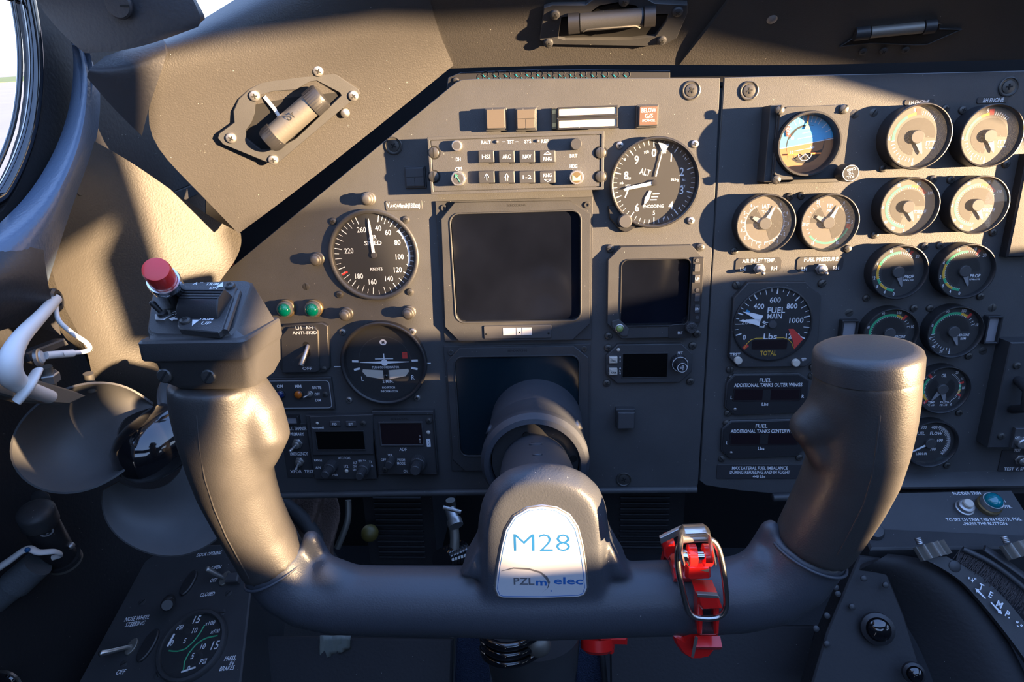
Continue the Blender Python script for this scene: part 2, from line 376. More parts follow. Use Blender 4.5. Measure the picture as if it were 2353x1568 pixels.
RP = plate('instrument_panel', 'grey engine instrument panel right of the vertical seam, full of round gauges', 'instrument panel',
  [(1664, 178), (1900, 172), (2120, 168), (2460, 160), (2950, 150), (2880, 1132), (2440, 1135), (2060, 1136), (1900, 1137), (1800, 1137), (1700, 1128), (1622, 1116), (1608, 1105), (1642, 530)], cx=1900)
for x, y in ((1721, 209), (2316, 200)): RP.screw(x, y, 5.4, kind='cup', name='panel_fastener')
for x, y, r in ((1951, 719, 30), (2280, 708, 92), (2259, 807, 20)): RP.screw(x, y, 3.9, kind='flat', rot=r)
b = MB('panel_paint')                                     # forward shelf along the bottom right edge
for k in (0,):
    A = [RP.L(x, y, 0) for x, y in ((1880, 1092), (2850, 1070))]; q = [RP.L(x, y, 14) for x, y in ((1860, 1122), (2880, 1112))]
    L = [[(A[0][0], A[0][1], -1), (A[1][0], A[1][1], -1)], [(A[0][0], A[0][1], 0), (A[1][0], A[1][1], 0)], [(q[0][0], q[0][1], 14), (q[1][0], q[1][1], 14)], [(q[0][0], q[0][1]-3, 13), (q[1][0], q[1][1]-3, 13)], [(A[0][0], A[0][1]-4, -1), (A[1][0], A[1][1]-4, -1)]]
    b.loops([[l[0] for l in L], [l[1] for l in L]])
RP.add('lower_shelf', b)
for t, l in ((LP, 0), (RP, 0)): pass

# ---- push lights and little lamps
def press_light(px, py, label, ang=0):
    t = Thing('press_light', label, 'indicator light', PANEL, px+6, py-3, 8, 'silver capped press lights')
    b = MB('cap_bronze'); b.lathe([(6.3, 0), (6.3, 2.2), (5.6, 2.8), (5.3, 2.8)], n=28, cap1=False); b.lathe([(5.3, 0), (5.3, 8), (5.9, 8.2), (5.9, 9.6), (5.0, 10.2)], n=28, cap1=False); t.add('bezel_ring', b)
    b = MB('cap_bronze'); b.lathe([(4.9, 8), (4.9, 12.2), (4.3, 13.2), (2.5, 13.9), (.01, 14.1)], n=28); t.add('cap', b)
press_light(838, 461, 'silver press light above the airspeed dial, left of the speed limit placard')
press_light(720, 600, 'silver press light left of the airspeed dial')
press_light(787, 727, 'silver press light below the airspeed dial, the one nearer the green lamps')
press_light(932, 724, 'silver press light below the airspeed dial at its lower right')
def lamp(px, py, label, lens, r=8.2, pl=PANEL, name='indicator_lamp', h=12, grp=None):
    t = Thing(name, label, 'indicator light', pl, px, py, h, grp); k = r/8.2
    b = MB('brass_film'); b.lathe([(r*1.12, 0), (r*1.12, 4*k), (r*1.0, 5*k)], n=30, cap1=False); t.add('base_ring', b)
    b = MB('satin_steel'); b.lathe([(r*.98, 3*k), (r*.98, 9*k), (r*.92, 10*k), (r*.84, 10*k), (r*.84, 8*k)], n=30, cap1=False); t.add('bezel_ring', b)
    b = MB(lens); b.lathe([(r*.84, 8*k), (r*.83, 10.6*k), (r*.72, 12.6*k), (r*.5, 14*k), (r*.25, 14.7*k), (.01, 14.9*k)], n=30); t.add('lens', b, ang=80); return t
lamp(650, 714, 'left of the two green domed lamps above the anti-skid switch', 'lens_green', 8.0, grp='green lamps above the anti-skid switch')
lamp(714, 714, 'right of the two green domed lamps above the anti-skid switch', 'lens_green', 8.0, grp='green lamps above the anti-skid switch')
def square_button(x0, y0, x1, y1, label, face='annun_face', h=14, lines=(), split=None, base=2, col='ink_white', name='annunciator_button', border='unit_paint', cat='button', group=None):
    cx, cy = (x0+x1)/2, (y0+y1)/2; t = Thing(name, label, cat, PANEL, cx, cy, h, group); X, Y, w, hh = t.R(x0, y0, x1, y1)
    b = MB(border); b.prism(rrect(X, Y, w+2, hh+2.4, 1), 0, h*.55, .4); t.add('housing', b)
    b = MB(border); b.prism(rrect(X, Y, w, hh, 1.2), h*.5, h-.4, .5); b.m(face).prism(rrect(X, Y, w-1.8, hh-1.8, .8), h-.6, h, .2); 
    if split == 'T': b.m('slot_dark').box(X, Y+.2, h-.1, w-2, .35, .16).box(X-.3, Y-hh*.25, h-.1, .35, hh*.45, .16)
    t.add('face', b)
    if lines:
        b = MB(col)
        for s, px, py, hp, wp in lines: t.T(b, s, px, py, hp, h, w=wp)
        t.add('lettering', b)
    return t
square_button(1116, 249, 1161, 297, 'blank tan annunciator button, leftmost of the row above the control panel')
square_button(1186, 249, 1231, 297, 'tan annunciator button with a face split by a T-shaped line', split='T')
square_button(1467, 242, 1513, 290, 'brown annunciator button reading BELOW G/S P/CANCEL', face='annun_brown', lines=(('BELOW', 1491, 253, 9.5, 34), ('G/S', 1491, 266, 9.5, 19), ('P/CANCEL', 1491, 277, 5, 30)))
square_button(931, 385, 975, 430, 'dark blank square annunciator left of the navigation control panel', face='dark_grey', h=4, split='T')
square_button(1419, 949, 1459, 987, 'lone blank dark square push button on the lower panel', face='dark_grey', h=14)
t = Thing('annunciator_light', 'double white bar annunciator light in a black housing', 'annunciator light', PANEL, 1350, 269, 15)
X, Y, w_, h_ = t.R(1279, 245, 1420, 295); b = MB('black_plastic'); b.prism(rrect(X, Y, w_, h_, 1), 0, 13, .4); t.add('housing', b)
for y0, y1 in ((244, 268), (271, 296)):
    X, Y, w_, h_ = t.R(1281, y0, 1420, y1); b = MB('black_plastic'); b.frame(rrect(X, Y, w_, h_, .8), rrect(X, Y, w_-3.2, h_-3.2, .5), 12.8, 15.4, .3); b.m('lens_milk').box(X, Y, 13, w_-3, h_-3, 1.4); t.add('lens', b)
X, Y, w_, h_ = t.R(1268, 246, 1279, 296); b = MB('brass_film'); b.box(X, Y, 0, w_, h_, 5, .3); b.m('cream_ink').box(X, Y+h_*.3, 5, w_*.7, 3, .8).box(X, Y-h_*.3, 5, w_*.7, 3, .8); t.add('retaining_clip', b)

def placard(x0, y0, x1, y1, label, lines, px=None, group=None, face='placard', z=.9, name='placard', rot=0, chamf=1.0, pl=PANEL, ink='ink_white', shear=0, cat='placard'):
    cx, cy = (x0+x1)/2, (y0+y1)/2; t = Thing(name, label, cat, pl, cx, cy, z, group); X, Y, w, hh = t.R(x0, y0, x1, y1)
    b = MB(face); b.prism(crect(X, Y, w, hh, chamf), 0, z, .2); o = t.add('plate', b); b = MB(ink)
    for l in lines: s, lx, ly, hp, wp = l[:5]; t.T(b, s, lx, ly, hp, z, w=wp, shear=shear, rot=rot)
    t.add('lettering', b); return t
placard(886, 461, 970, 483, 'small dark placard reading VA=244km/h(132kts)', [('V', 892, 471, 11, 7), ('A', 899, 474, 7, 6), ('=244km/h(132kts)', 934, 472.5, 10, 62)], face='panel_paint')
placard(2079, 228, 2147, 241, 'placard reading LH ENGINE above the left gauge column', [('LH ENGINE', 2112, 235, 9, 45)], shear=.1)
placard(2246, 222, 2316, 237, 'placard reading RH ENGINE above the right gauge column', [('RH ENGINE', 2283, 230, 9.5, 47)], shear=.1)
placard(1647, 1068, 1844, 1101, 'long placard on maximum lateral fuel imbalance, 440 Lbs', [('MAX LATERAL FUEL IMBALANCE', 1746, 1076, 8.5, 128), ('DURING REFUELING AND IN FLIGHT', 1746, 1085.5, 8.5, 138), ('440 Lbs', 1744, 1095.5, 7.5, 29)])
placard(1878, 831, 1920, 888, 'narrow placard half hidden behind the right control grip', [('US', 1894, 848, 8, 12), ('38', 1892, 871, 8, 12)])

# ---- control display panel with eight keys
NP = Plane(PANEL.M @ MX.Translation((0, 0, .022)))
t = Thing('navigation_control_panel', 'grey navigation display control panel with eight keys and four knobs', 'control panel', NP, 1186, 375, 3)
X, Y, w_, h_ = t.R(985, 308, 1388, 442); b = MB('panel_paint'); b.frame(rrect(X, Y, w_, h_, .6), rrect(X, Y, w_-5, h_-5, .4), 0, 2.2, .4); t.add('frame', b); b = MB('unit_paint'); b.box(X, Y, -22, w_-1, h_-1, 22); t.add('case', b)
b = MB('panel_paint'); fx0, fy0 = t.L(1002, 376); fx1, _ = t.L(1372, 376); b.prism(rrect(X, Y, w_-6, h_-6, .6), 0, 1.2, .2); t.add('face_plate', b)
for x in (997, 1380):
    for y in (351, 406):
        a, c = t.L(x, y, 1.2); b = MB('slot_dark'); b.lathe([(6, 1.25), (.01, 1.3)], (a, c), n=24); b.m('screw_black').lathe([(4.6, 1.2), (4.6, 2.6), (4, 3), (.01, 3.1)], (a, c), n=24); b.m('slot_dark').box(a, c, 2.6, .9, 8, .6); t.add('locking_screw', b)
for n_, (s, x, y) in enumerate((('HSI', 1117, 360), ('ARC', 1164, 360), ('NAV', 1211, 360), ('', 1258, 360), ('u', 1118, 407), ('uu', 1164, 407), ('1-2', 1211, 407), ('', 1258, 407))):
    X, Y, w_, h_ = t.R(x-18.5, y-14.5, x+18.5, y+14.5, 7); b = MB('unit_paint'); b.prism(rrect(X, Y, w_, h_, 1), 1.2, 7, .7); o = t.add('key', b)
    b = MB('ink_white'); z = 7.06
    if n_ in (3, 7):
        d = 1 if n_ == 3 else -1; b.text('RNG', X, Y-d*1.6, z, 3.0, w=7.4); yy = Y+d*2.9
        for q in (-1, 1): b.tube([(X-q*3.1, yy-d*.9, z), (X, yy+d*1.2, z)], .3, 4)
        b.tube([(X-3.2, yy-d*1, z), (X+3.2, yy-d*1, z)], .3, 4)
    elif s in ('u', 'uu'):
        for q in ((0,) if s == 'u' else (-.8, .8)): b.tube([(X+q, Y-3, z), (X+q, Y+1.4, z)], .28, 4)
        for q in (-1, 1): b.tube([(X+q*1.9, Y-.2, z), (X, Y+3, z)], .28, 4)
    else: b.text(s, X, Y, z, 3.5 if s != '1-2' else 3.2, w=7.4)
    t.add('lettering', b, parent=o)
for s, x, y, hp, wp in (('RALT', 1117, 327, 7, 22), ('DH', 1053, 366, 8, 11), ('CRS', 1054, 388, 7.5, 16), ('BRT', 1318, 358, 7.5, 17), ('HDG', 1318, 382, 8, 17), ('SYS', 1213, 325, 7.5, 15), ('REF', 1252, 324.5, 7.5, 16), ('TST', 1173, 326, 7.5, 16)):
    b = MB('ink_white'); t.T(b, s, x, y, hp, 1.2, w=wp)
    if s == 'TST':
        for q in (1157, 1187): a, c = t.L(q, 326, 1.2); b.box(a, c, 1.2, 3, .5, .06)
    t.add('lettering', b)
for x, y in ((1142, 326), (1236, 324)): a, c = t.L(x, y, 1.2); b = MB('satin_steel'); b.sphere((a, c, 2), 1.4, 12); t.add('test_button', b)
def knob(t, px, py, r, z0, z1, m='unit_paint', top=None, name='knob', kn=18):
    a, c = t.L(px, py, z1); b = MB(m); b.knurl(r, z0, z1, (a, c), n=kn, d=.05, bev=.5)
    if top: b.m(top).lathe([(r*.72, z1+.01), (.01, z1+.12)], (a, c), n=24)
    return t.add(name, b), (a, c)
knob(t, 1049, 335, 4.6, 1, 8, 'satin_steel', 'dark_grey'); knob(t, 1324, 331, 5.0, 1, 12, 'unit_paint')
o, (a, c) = knob(t, 1052, 411, 6.6, 1, 12, 'satin_steel', 'dark_grey', kn=6); b = MB('gauge_green'); b.tube([(a-1.6, c+3, 12.3), (a+1.8, c-3, 12.3)], .4, 4); b.tube([(a-2.4, c+1, 12.3), (a-1.8, c+3.6, 12.3), (a+.4, c+2.4, 12.3)], .4, 4); t.add('arrow', b, parent=o)
o, (a, c) = knob(t, 1325, 408, 6.4, 1, 12, 'satin_steel', 'brass_film'); b = MB('cream_ink'); b.flat([(a-3.6, c+2.4), (a-3.6, c-2.6), (a+3.6, c-2.6), (a+3.6, c+2.4), (a, c-.6)], 12.3); t.add('index_mark', b, parent=o)

# ------------------------------------------------------------------ round gauges
def gauge(name, label, px, py, Rpx, h, rim=.09, dial_d=6, glassm='glass_clean', group=None, wall='black_plastic', cat='gauge', rimm=None, screws=(), sm='screw_black', sr=3.6, sk='x', dialm='dial_black'):
    t = Thing(name, label, cat, PANEL, px, py, h, group); R = Rpx*t.s; t.Rr = R; t.zd = max(.5, h-dial_d); ri = R*(1-rim); t.ri = ri
    b = MB(wall); b.lathe([(R*.985, -1), (R*.985, h-2.4), (R*.97, h-2.2)], n=64, cap1=False); t.add('case', b)
    b = MB(rimm or wall); b.lathe([(R*.97, h-2.4), (R, h-1.9), (R, h-.8), (R*.985, h-.15), (R*.96, h), (ri+R*.03, h-.2), (ri, h-1.1), (ri*.985, t.zd)], n=64, cap1=False); t.add('bezel', b)
    b = MB(dialm); b.lathe([(ri*.995, t.zd), (.01, t.zd)], n=64); t.dial = t.add('dial', b)
    b = MB(glassm); b.lathe([(ri*1.0, h-1.6), (.01, h-1.6)], n=48); t.add('glass', b)
    for x, y in screws: t.screw(x, y, sr, kind=sk, m=sm)
    return t
def dtext(b, s, a, r, z, hgt, R, w=None, **k): b.text(s, R*r*math.sin(a*D2R), R*r*math.cos(a*D2R), z, hgt*R, w=w*R if w else None, **k)
def needle(t, a, r0, r1, w0, w1, z, m='needle_white', name='needle', point=0):
    b = MB(m); A = a*D2R; d = V((math.sin(A), math.cos(A))); n = V((d.y, -d.x)); R = t.ri
    q = [d*r0*R+n*w0*R/2, d*r1*R+n*w1*R/2]+([d*(r1+point)*R] if point else [])+[d*r1*R-n*w1*R/2, d*r0*R-n*w0*R/2]
    b.prism([(p.x, p.y) for p in q], z, z+.5); return t.add(name, b)
# airspeed
t = gauge('airspeed_indicator', 'black airspeed dial in knots with needle pointing straight up', 857, 588, 104, 5, .09, 6, screws=((766, 509), (933, 505), (781, 677), (943, 671)), wall='unit_paint')
R = t.ri; z = t.zd+.08; b = MB('ink_white')
AS = {40: 12, 60: 34, 80: 62, 100: 93, 120: 122, 140: 150, 160: 187, 180: 220, 200: 250, 220: 281, 240: 310, 260: 338}
ks = sorted(AS)
for i, k_ in enumerate(ks[:-1]):
    for q in range(4):
        a = AS[k_]+(AS[ks[i+1]]-AS[k_])*q/4; b.tick(a, R*(.80 if q in (0, 2) else .86), R*.97, R*.012*(1.6 if q == 0 else 1), z)
b.tick(338, R*.8, R*.97, R*.02, z)
for s in (40, 60, 80, 100, 120, 140, 160, 180, 220, 260): dtext(b, str(s), AS[s]+(2 if s < 180 else 0), .66 if s not in (100, 220) else .62, z, .125, R)
b.text('AIR', 0, R*.43, z, R*.1); b.text('SPEED', 0, R*.29, z, R*.1, w=R*.42); b.text('KNOTS', R*.02, -R*.34, z, R*.075, w=R*.3)
b.arc(48, 110, R*.83, R*.88, z); b.m('gauge_red').tick(241, R*.8, R*.96, R*.045, z+.02); t.add('dial_markings', b, parent=t.dial)
needle(t, -3, .04, .78, .075, .05, z+1.2, point=.1); b = MB('dark_grey'); b.lathe([(R*.07, 0), (R*.07, 1.8), (.01, 2)], z=t.zd, n=24); t.add('hub', b)
# altimeter
t = gauge('altimeter', 'large encoding altimeter dial marked ALT with digits 0 to 9', 1506, 421, 104, 9, .07, 8, screws=((1424, 334), (1596, 331), (1587, 507), (1409, 489)), sm='satin_steel', glassm='glass_clean')
R = t.ri; z = t.zd+.08; b = MB('ink_white')
for i in range(50): a = -2+i*7.2; b.tick(a, R*(.83 if i % 5 == 0 else .89), R*.98, R*(.022 if i % 5 == 0 else .011), z)
for i in range(10):
    a = -2+36*i
    if i == 5: b.text('5', R*math.sin(a*D2R)*.72, R*math.cos(a*D2R)*.72, z, R*.1); continue
    dtext(b, str(i), a, .7, z, .19 if i != 5 else .1, R)
b.text('ALT', -R*.22, R*.26, z, R*.15, w=R*.26, rot=-14); b.text('ENCODING', 0, -R*.56, z, R*.075, w=R*.5); b.text('100', -R*.2, R*.72, z, R*.07, rot=12); b.text('FEET', R*.2, R*.72, z, R*.07, rot=-10)
b.text('1025', -R*.62, R*.12, z, R*.055); b.text('mb', -R*.78, R*.02, z, R*.06); b.text('1020', -R*.62, -R*.05, z, R*.055); b.text('IN.Hg', R*.5, R*.06, z, R*.065); b.text('30.1', R*.72, R*.05, z, R*.055); b.text('30.2', R*.7, -R*.1, z, R*.055)
for q in range(3): b.box(R*(-.0+.03*q), -R*(.38-.07*q)-1, z, R*.16, R*.025, .05)
for q in (54, 135, 162, 308): dtext(b, '^', q, .9, z, .09, R)
t.add('dial_markings', b, parent=t.dial)
needle(t, 13, .15, .62, .03, .02, z+1.2); needle(t, 13, .58, .88, .02, .02, z+1.3); b = MB('needle_white'); A = 13*D2R; b.flat([(R*.88*math.sin(A), R*.78*math.cos(A)-R*.1), (R*.96*math.sin(A-.16), R*.93*math.cos(A-.16)), (R*.96*math.sin(A+.12), R*.93*math.cos(A+.12))], z+1.9); t.add('pointer', b)
needle(t, 260, .06, .62, .085, .07, z+2, point=.14); needle(t, 203, .2, .42, .05, .11, z+.7, name='short_needle', point=.16)
b = MB('black_plastic'); b.lathe([(R*.07, 0), (R*.07, 3), (.01, 3.2)], z=t.zd, n=24); t.add('hub', b)
x, y = t.L(1440, 505, 5); b = MB('black_plastic'); b.prism([t.L(*q, 3) for q in ((1397, 474), (1400, 500), (1424, 529), (1436, 534), (1448, 530), (1466, 516), (1440, 503), (1416, 470))], 0, 5, .8); t.add('knob_lug', b)
a, c = t.L(1437, 509, 16); b = MB('dark_grey'); b.knurl(6.4, 3, 16, (a, c), n=22, d=.03, bev=1); t.add('setting_knob', b)
# turn coordinator
t = gauge('turn_coordinator', 'black turn coordinator dial with white aeroplane symbol and slip tube', 880, 838, 99, 10, .08, 8, screws=((788, 763), (949, 762), (803, 919), (959, 914)), sm='satin_steel')
R = t.ri; z = t.zd+.08; b = MB('ink_faint'); b.m('dark_grey').arc(-125, 125, R*.66, R*.67, z); b.m('ink_white')
for a in (-88, -104, 88, 104): b.tick(a, R*.68, R*.84, R*.055, z)
b.text('TURN COORDINATOR', 0, -R*.14, z, R*.06, w=R*.7); b.text('2 MIN.', R*.03, -R*.52, z, R*.085, w=R*.28); b.text('NO PITCH', R*.03, -R*.69, z, R*.055, w=R*.33); b.text('INFORMATION', R*.04, -R*.79, z, R*.055, w=R*.44)
b.text('L', -R*.62, -R*.44, z, R*.12); b.text('R', R*.68, -R*.42, z, R*.12)
P = [(R*.09*math.cos(k*.5), R*.52+R*.075*math.sin(k*.5)) for k in range(13)]; b.flat(P, z); b.m('dial_black').text('M', 0, R*.52, z+.05, R*.085); b.m('gauge_red').box(R*.52, R*.17, z, R*.13, R*.17, .05); b.m('annun_brown').text('OFF', R*.52, R*.2, z+.08, R*.04)
t.add('dial_markings', b, parent=t.dial)
b = MB('needle_white'); zz = z+2; b.flat([(-R*.63, R*.005), (-R*.1, -R*.025), (R*.1, -R*.025), (R*.63, R*.005), (R*.63, R*.02), (R*.1, R*.035), (-R*.1, R*.035), (-R*.63, R*.02)], zz); b.add([(x, y, zz+.1) for x, y in circ(0, 0, R*.085, 20)], [tuple(range(20))]); b.box(0, R*.1, zz, R*.46, R*.02, .1); b.box(0, R*.14, zz, R*.025, R*.2, .1); t.add('aeroplane_symbol', b)
b = MB('lens_milk')
for sg in (-1, 1): b.flat([(sg*R*.07, -R*.22), (sg*R*.58, -R*.185), (sg*R*.6, -R*.25), (sg*R*.5, -R*.38), (sg*R*.07, -R*.46)], z+.5)
b.m('dial_step').flat([(-R*.07, -R*.22), (R*.09, -R*.22), (R*.09, -R*.46), (-R*.07, -R*.46)], z+.5); b.m('gloss_black').sphere((R*.01, -R*.36, z+1.2), R*.065, 14); t.add('slip_tube', b)
b = MB('ink_white')
for x, y in ((776, 843), (981, 835)):
    a, c = t.L(x, y, 0); b.box(a, c, .02, 8, .9, .08)
t.add('wing_marks', b)

# engine gauges
def eng(name, label, px, py, Rpx, h, kind, dust, screws, group):
    t = gauge(name, label, px, py, Rpx, h, .07, 5, 'glass_dusty' if dust else 'glass_clean', group, screws=screws, rimm='black_plastic', dialm='dial_sunlit' if dust else 'dial_shaded')  # gauges in sun also take the lighter dial colour
    R = t.ri; z = t.zd+.08; b = MB('dial_recess_shade' if dust else 'dial_step'); nb = 150; nm = MB('ink_white')  # flat darker arcs: recess shade painted on the dial
    def G(m, a0, a1, r0=.70, r1=.79): nm.m(m).arc(a0, a1, R*r0, R*r1, z)
    def tk(a, r0=.7, r1=.79, w=.018, m='ink_white'): nm.m(m).tick(a, R*r0, R*r1, R*w, z+.02)
    def tx(s, a, r=.875, hh=.13, **k): nm.m('ink_white'); dtext(nm, s, a, r, z, hh, R, st=.75, **k)
    if kind == 'itt':
        b.arc(185, 375, R*.08, R*.6, z, n=30); b.arc(375, 455, R*.08, R*.62, z, n=12)
        G('gauge_green', 262, 330); G('gauge_yellow', 330, 352); G('gauge_red', 352, 363, .7, .9)
        for i, s in ((180, '0'), (212, '2'), (268, '6'), (348, '8')): tx(s, i, .87)
        for a in list(range(180, 262, 9))+list(range(368, 410, 6)): tk(a, .7, .82)
        nm.m('ink_white').text('ITT', R*.5, -R*.22, z, R*.14, w=R*.3); nm.text('°C x100', R*.5, -R*.38, z, R*.07, w=R*.3); nb = 158
    elif kind == 'torque':
        b.arc(195, 450, R*.08, R*.62, z, n=34); G('gauge_green', 180, 363); G('gauge_yellow', 363, 382); G('gauge_red', 382, 412)
        for i, s in ((180, '0'), (207, '20'), (232, '40'), (270, '60'), (333, '80'), (380, '100'), (418, '110')): tx(s, i, .885, .11)
        for a in range(180, 420, 7): tk(a, .66, .7, .02)
        nm.m('ink_white').text('TORQUE', R*.48, -R*.2, z, R*.12, w=R*.46); nm.text('%', R*.45, -R*.38, z, R*.1); nb = 153
    elif kind == 'prop':
        b.arc(195, 450, R*.08, R*.6, z, n=34)
        G('gauge_green', 183, 205); G('gauge_yellow', 205, 232); G('gauge_green', 232, 248); G('gauge_yellow', 248, 291); G('gauge_green', 291, 361); G('gauge_red', 386, 393, .7, .92); nm.m('gauge_red').tick(361, R*.92, R*.84, R*.09, z, w1=0.001)
        for i, s in ((181, '0'), (205, '4'), (230, '8'), (255, '12'), (292, '14'), (338, '16'), (378, '18'), (408, '20')): tx(s, i, .885, .13)
        for a in range(183, 405, 6): tk(a, .68, .71 if a < 361 else .78, .016)
        nm.m('ink_white').text('PROP', R*.46, -R*.2, z, R*.13, w=R*.38); nm.text('RPM x 100', R*.46, -R*.34, z, R*.065, w=R*.38); nb = 160
    elif kind == 'rpm':
        b.arc(270, 450, R*.08, R*.62, z, n=24); b.arc(190, 270, R*.08, R*.5, z, n=12)
        G('gauge_green', 262, 376); G('gauge_yellow', 376, 396); G('gauge_red', 396, 403, .7, .93)
        for i, s in ((180, '0'), (201, '20'), (226, '40'), (252, '60'), (287, '80'), (338, '90'), (379, '100'), (433, '110')): tx(s, i, .885, .12)
        for a in list(range(180, 262, 9)): tk(a, .7, .82)
        for a in list(range(262, 400, 7)): tk(a, .665, .7, .02)
        for a in (410, 420, 430): tk(a, .7, .82)
        nm.m('ink_white').text('PERCENT', R*.45, -R*.16, z, R*.095, w=R*.44); nm.text('RPM', R*.45, -R*.31, z, R*.095, w=R*.2); nb = 158
    elif kind in ('iat', 'fp'):
        b.arc(-28, 28, R*.0, R*.0, z); b.arc(35, 160, R*.08, R*.66, z, n=20); b.arc(270, 330, R*.08, R*.66, z, n=14)
        if kind == 'iat':
            for i in range(48): a = 185+i*3.2; tk(a, .68, .72 if i % 4 else .8)
            for i in range(44): a = 175-i*3.2; tk(a, .68, .72 if i % 4 else .8)
            for i, s in ((188, '0'), (208, '1'), (232, '2'), (254, '3'), (276, '4'), (298, '5'), (322, '6'), (38, '5'), (65, '4'), (92, '3'), (118, '2'), (142, '1')): tx(s, i, .85, .12)
            nm.m('ink_white').text('IAT', 0, R*.62, z, R*.15, w=R*.26); nm.text('°C x 10', 0, R*.44, z, R*.07, w=R*.27)
        else:
            G('gauge_green', 108, 232, .74, .81); G('gauge_red', 95, 108, .7, .86)
            for i, s in ((330, '25'), (268, '20'), (212, '15'), (150, '10'), (90, '5'), (35, '0')): tx(s, i, .88, .12); tk(i, .68, .8)
            for a in list(range(240, 330, 12))+list(range(44, 90, 10)): tk(a, .72, .8)
            nm.m('ink_white').text('FP', 0, R*.62, z, R*.15, w=R*.2); nm.text('PSI', 0, R*.44, z, R*.09, w=R*.18)
        nb = 27
    elif kind == 'oil':
        b.arc(215, 325, R*.08, R*.55, z, n=16); b.arc(35, 145, R*.08, R*.55, z, n=16)
        G('gauge_green', 250, 308); G('gauge_yellow', 226, 250); G('gauge_red', 220, 227, .7, .92); G('gauge_red', 312, 320, .7, .92); G('gauge_green', 74, 92); G('gauge_yellow', 92, 108); G('gauge_red', 68, 74, .7, .9); G('gauge_red', 108, 114, .7, .9)
        for i, s in ((225, '-4'), (250, '0'), (275, '5'), (305, '10'), (330, '12'), (35, '20'), (60, '15'), (88, '10'), (118, '5'), (145, '0')): tx(s, i, .88, .11)
        for a in list(range(226, 336, 5)): tk(a, .66, .7, .02)
        for a in list(range(28, 150, 5)): tk(a, .7, .77, .018)
        nm.m('ink_white').text('OIL', 0, R*.6, z, R*.15, w=R*.2); nm.text('TEMP', -R*.32, -R*.62, z, R*.1, w=R*.28); nm.text('°C x10', -R*.32, -R*.75, z, R*.08, w=R*.28); nm.text('PRESS', R*.2, -R*.62, z, R*.1, w=R*.3); nm.text('PSI x10', R*.2, -R*.75, z, R*.08, w=R*.3); nb = 163
    elif kind == 'ff':
        for i in range(34): tk(20+i*3.4, .72 if i % 2 else .66, .84, .018)
        for x, y, s in ((-.35, .72, '300'), (.08, .72, '400'), (.4, .12, '600'), (.18, -.3, '700'), (-.76, .05, '200'), (-.72, -.4, '0')): nm.m('ink_white').text(s, R*x, R*y, z, R*.14, st=.8)
        nm.text('FUEL', -R*.45, R*.44, z, R*.14, w=R*.38); nm.text('FLOW', R*.2, R*.44, z, R*.14, w=R*.5); nm.text('LBS/HR', -R*.25, -R*.52, z, R*.11, w=R*.46); nb = 240
    t.add('dial_recess_shade', b, parent=t.dial); t.add('dial_markings', nm, parent=t.dial)
    if kind == 'ff': needle(t, nb, .1, .85, .09, .05, z+1, point=.08)
    elif kind in ('iat', 'fp'): needle(t, nb, .15, .6, .17, .04, z+1, 'needle_white', point=.1); needle(t, -62, .15, .5, .2, .1, z+.8, 'needle_grey')
    else: needle(t, nb, .1, .58, .24, .07, z+1, 'needle_grey', point=.05)
    if kind == 'oil': needle(t, 215, .1, .58, .24, .07, z+1, 'needle_grey', point=.05)
    bb = MB('hub_grey'); bb.lathe([(R*.22, 0), (R*.22, 2.4), (R*.2, 2.8), (.01, 2.8)], z=t.zd, n=32); t.add('hub_cap', bb)
    return t
g = 'round engine gauges'
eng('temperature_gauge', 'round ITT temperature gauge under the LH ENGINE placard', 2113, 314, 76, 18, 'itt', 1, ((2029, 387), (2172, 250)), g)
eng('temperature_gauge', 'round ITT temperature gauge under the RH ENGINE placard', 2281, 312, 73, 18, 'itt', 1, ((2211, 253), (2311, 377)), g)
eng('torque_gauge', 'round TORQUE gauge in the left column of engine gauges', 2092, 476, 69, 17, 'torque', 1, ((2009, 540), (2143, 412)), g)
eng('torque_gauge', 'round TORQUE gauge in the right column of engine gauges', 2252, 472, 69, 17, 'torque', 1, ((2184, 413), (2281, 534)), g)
eng('propeller_gauge', 'round PROP rpm gauge in the left column, partly in sun', 2069, 627, 66, 15, 'prop', 0, ((1990, 685), (2124, 566)), g)
eng('propeller_gauge', 'round PROP rpm gauge in the right column, in full shade', 2223, 625, 67, 15, 'prop', 0, ((2159, 564), (2252, 681)), g)
eng('rpm_gauge', 'round PERCENT RPM gauge whose lower rim is hidden by the right grip', 2049, 769, 64, 14, 'rpm', 0, ((2099, 708),), g)
eng('rpm_gauge', 'round PERCENT RPM gauge beside the grey indicator window, fully visible', 2197, 765, 65, 14, 'rpm', 0, ((2136, 708), (2225, 818)), g)
eng('oil_gauge', 'round OIL temperature and pressure gauge with two needles, fully visible', 2171, 898, 61, 12, 'oil', 0, ((2113, 843), (2203, 948)), g)
eng('oil_gauge', 'oil gauge almost entirely hidden behind the right control grip', 2032, 895, 60, 12, 'oil', 0, (), g)
eng('fuel_flow_gauge', 'round FUEL FLOW gauge in LBS/HR, bottom of the right gauge column', 2143, 1023, 61, 12, 'ff', 0, ((2091, 973), (2175, 1069)), g)
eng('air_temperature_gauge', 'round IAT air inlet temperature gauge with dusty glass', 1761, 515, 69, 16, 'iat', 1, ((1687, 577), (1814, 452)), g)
eng('fuel_pressure_gauge', 'round FP fuel pressure gauge with dusty glass', 1908, 513, 68, 16, 'fp', 1, ((1841, 450), (1947, 572)), g)

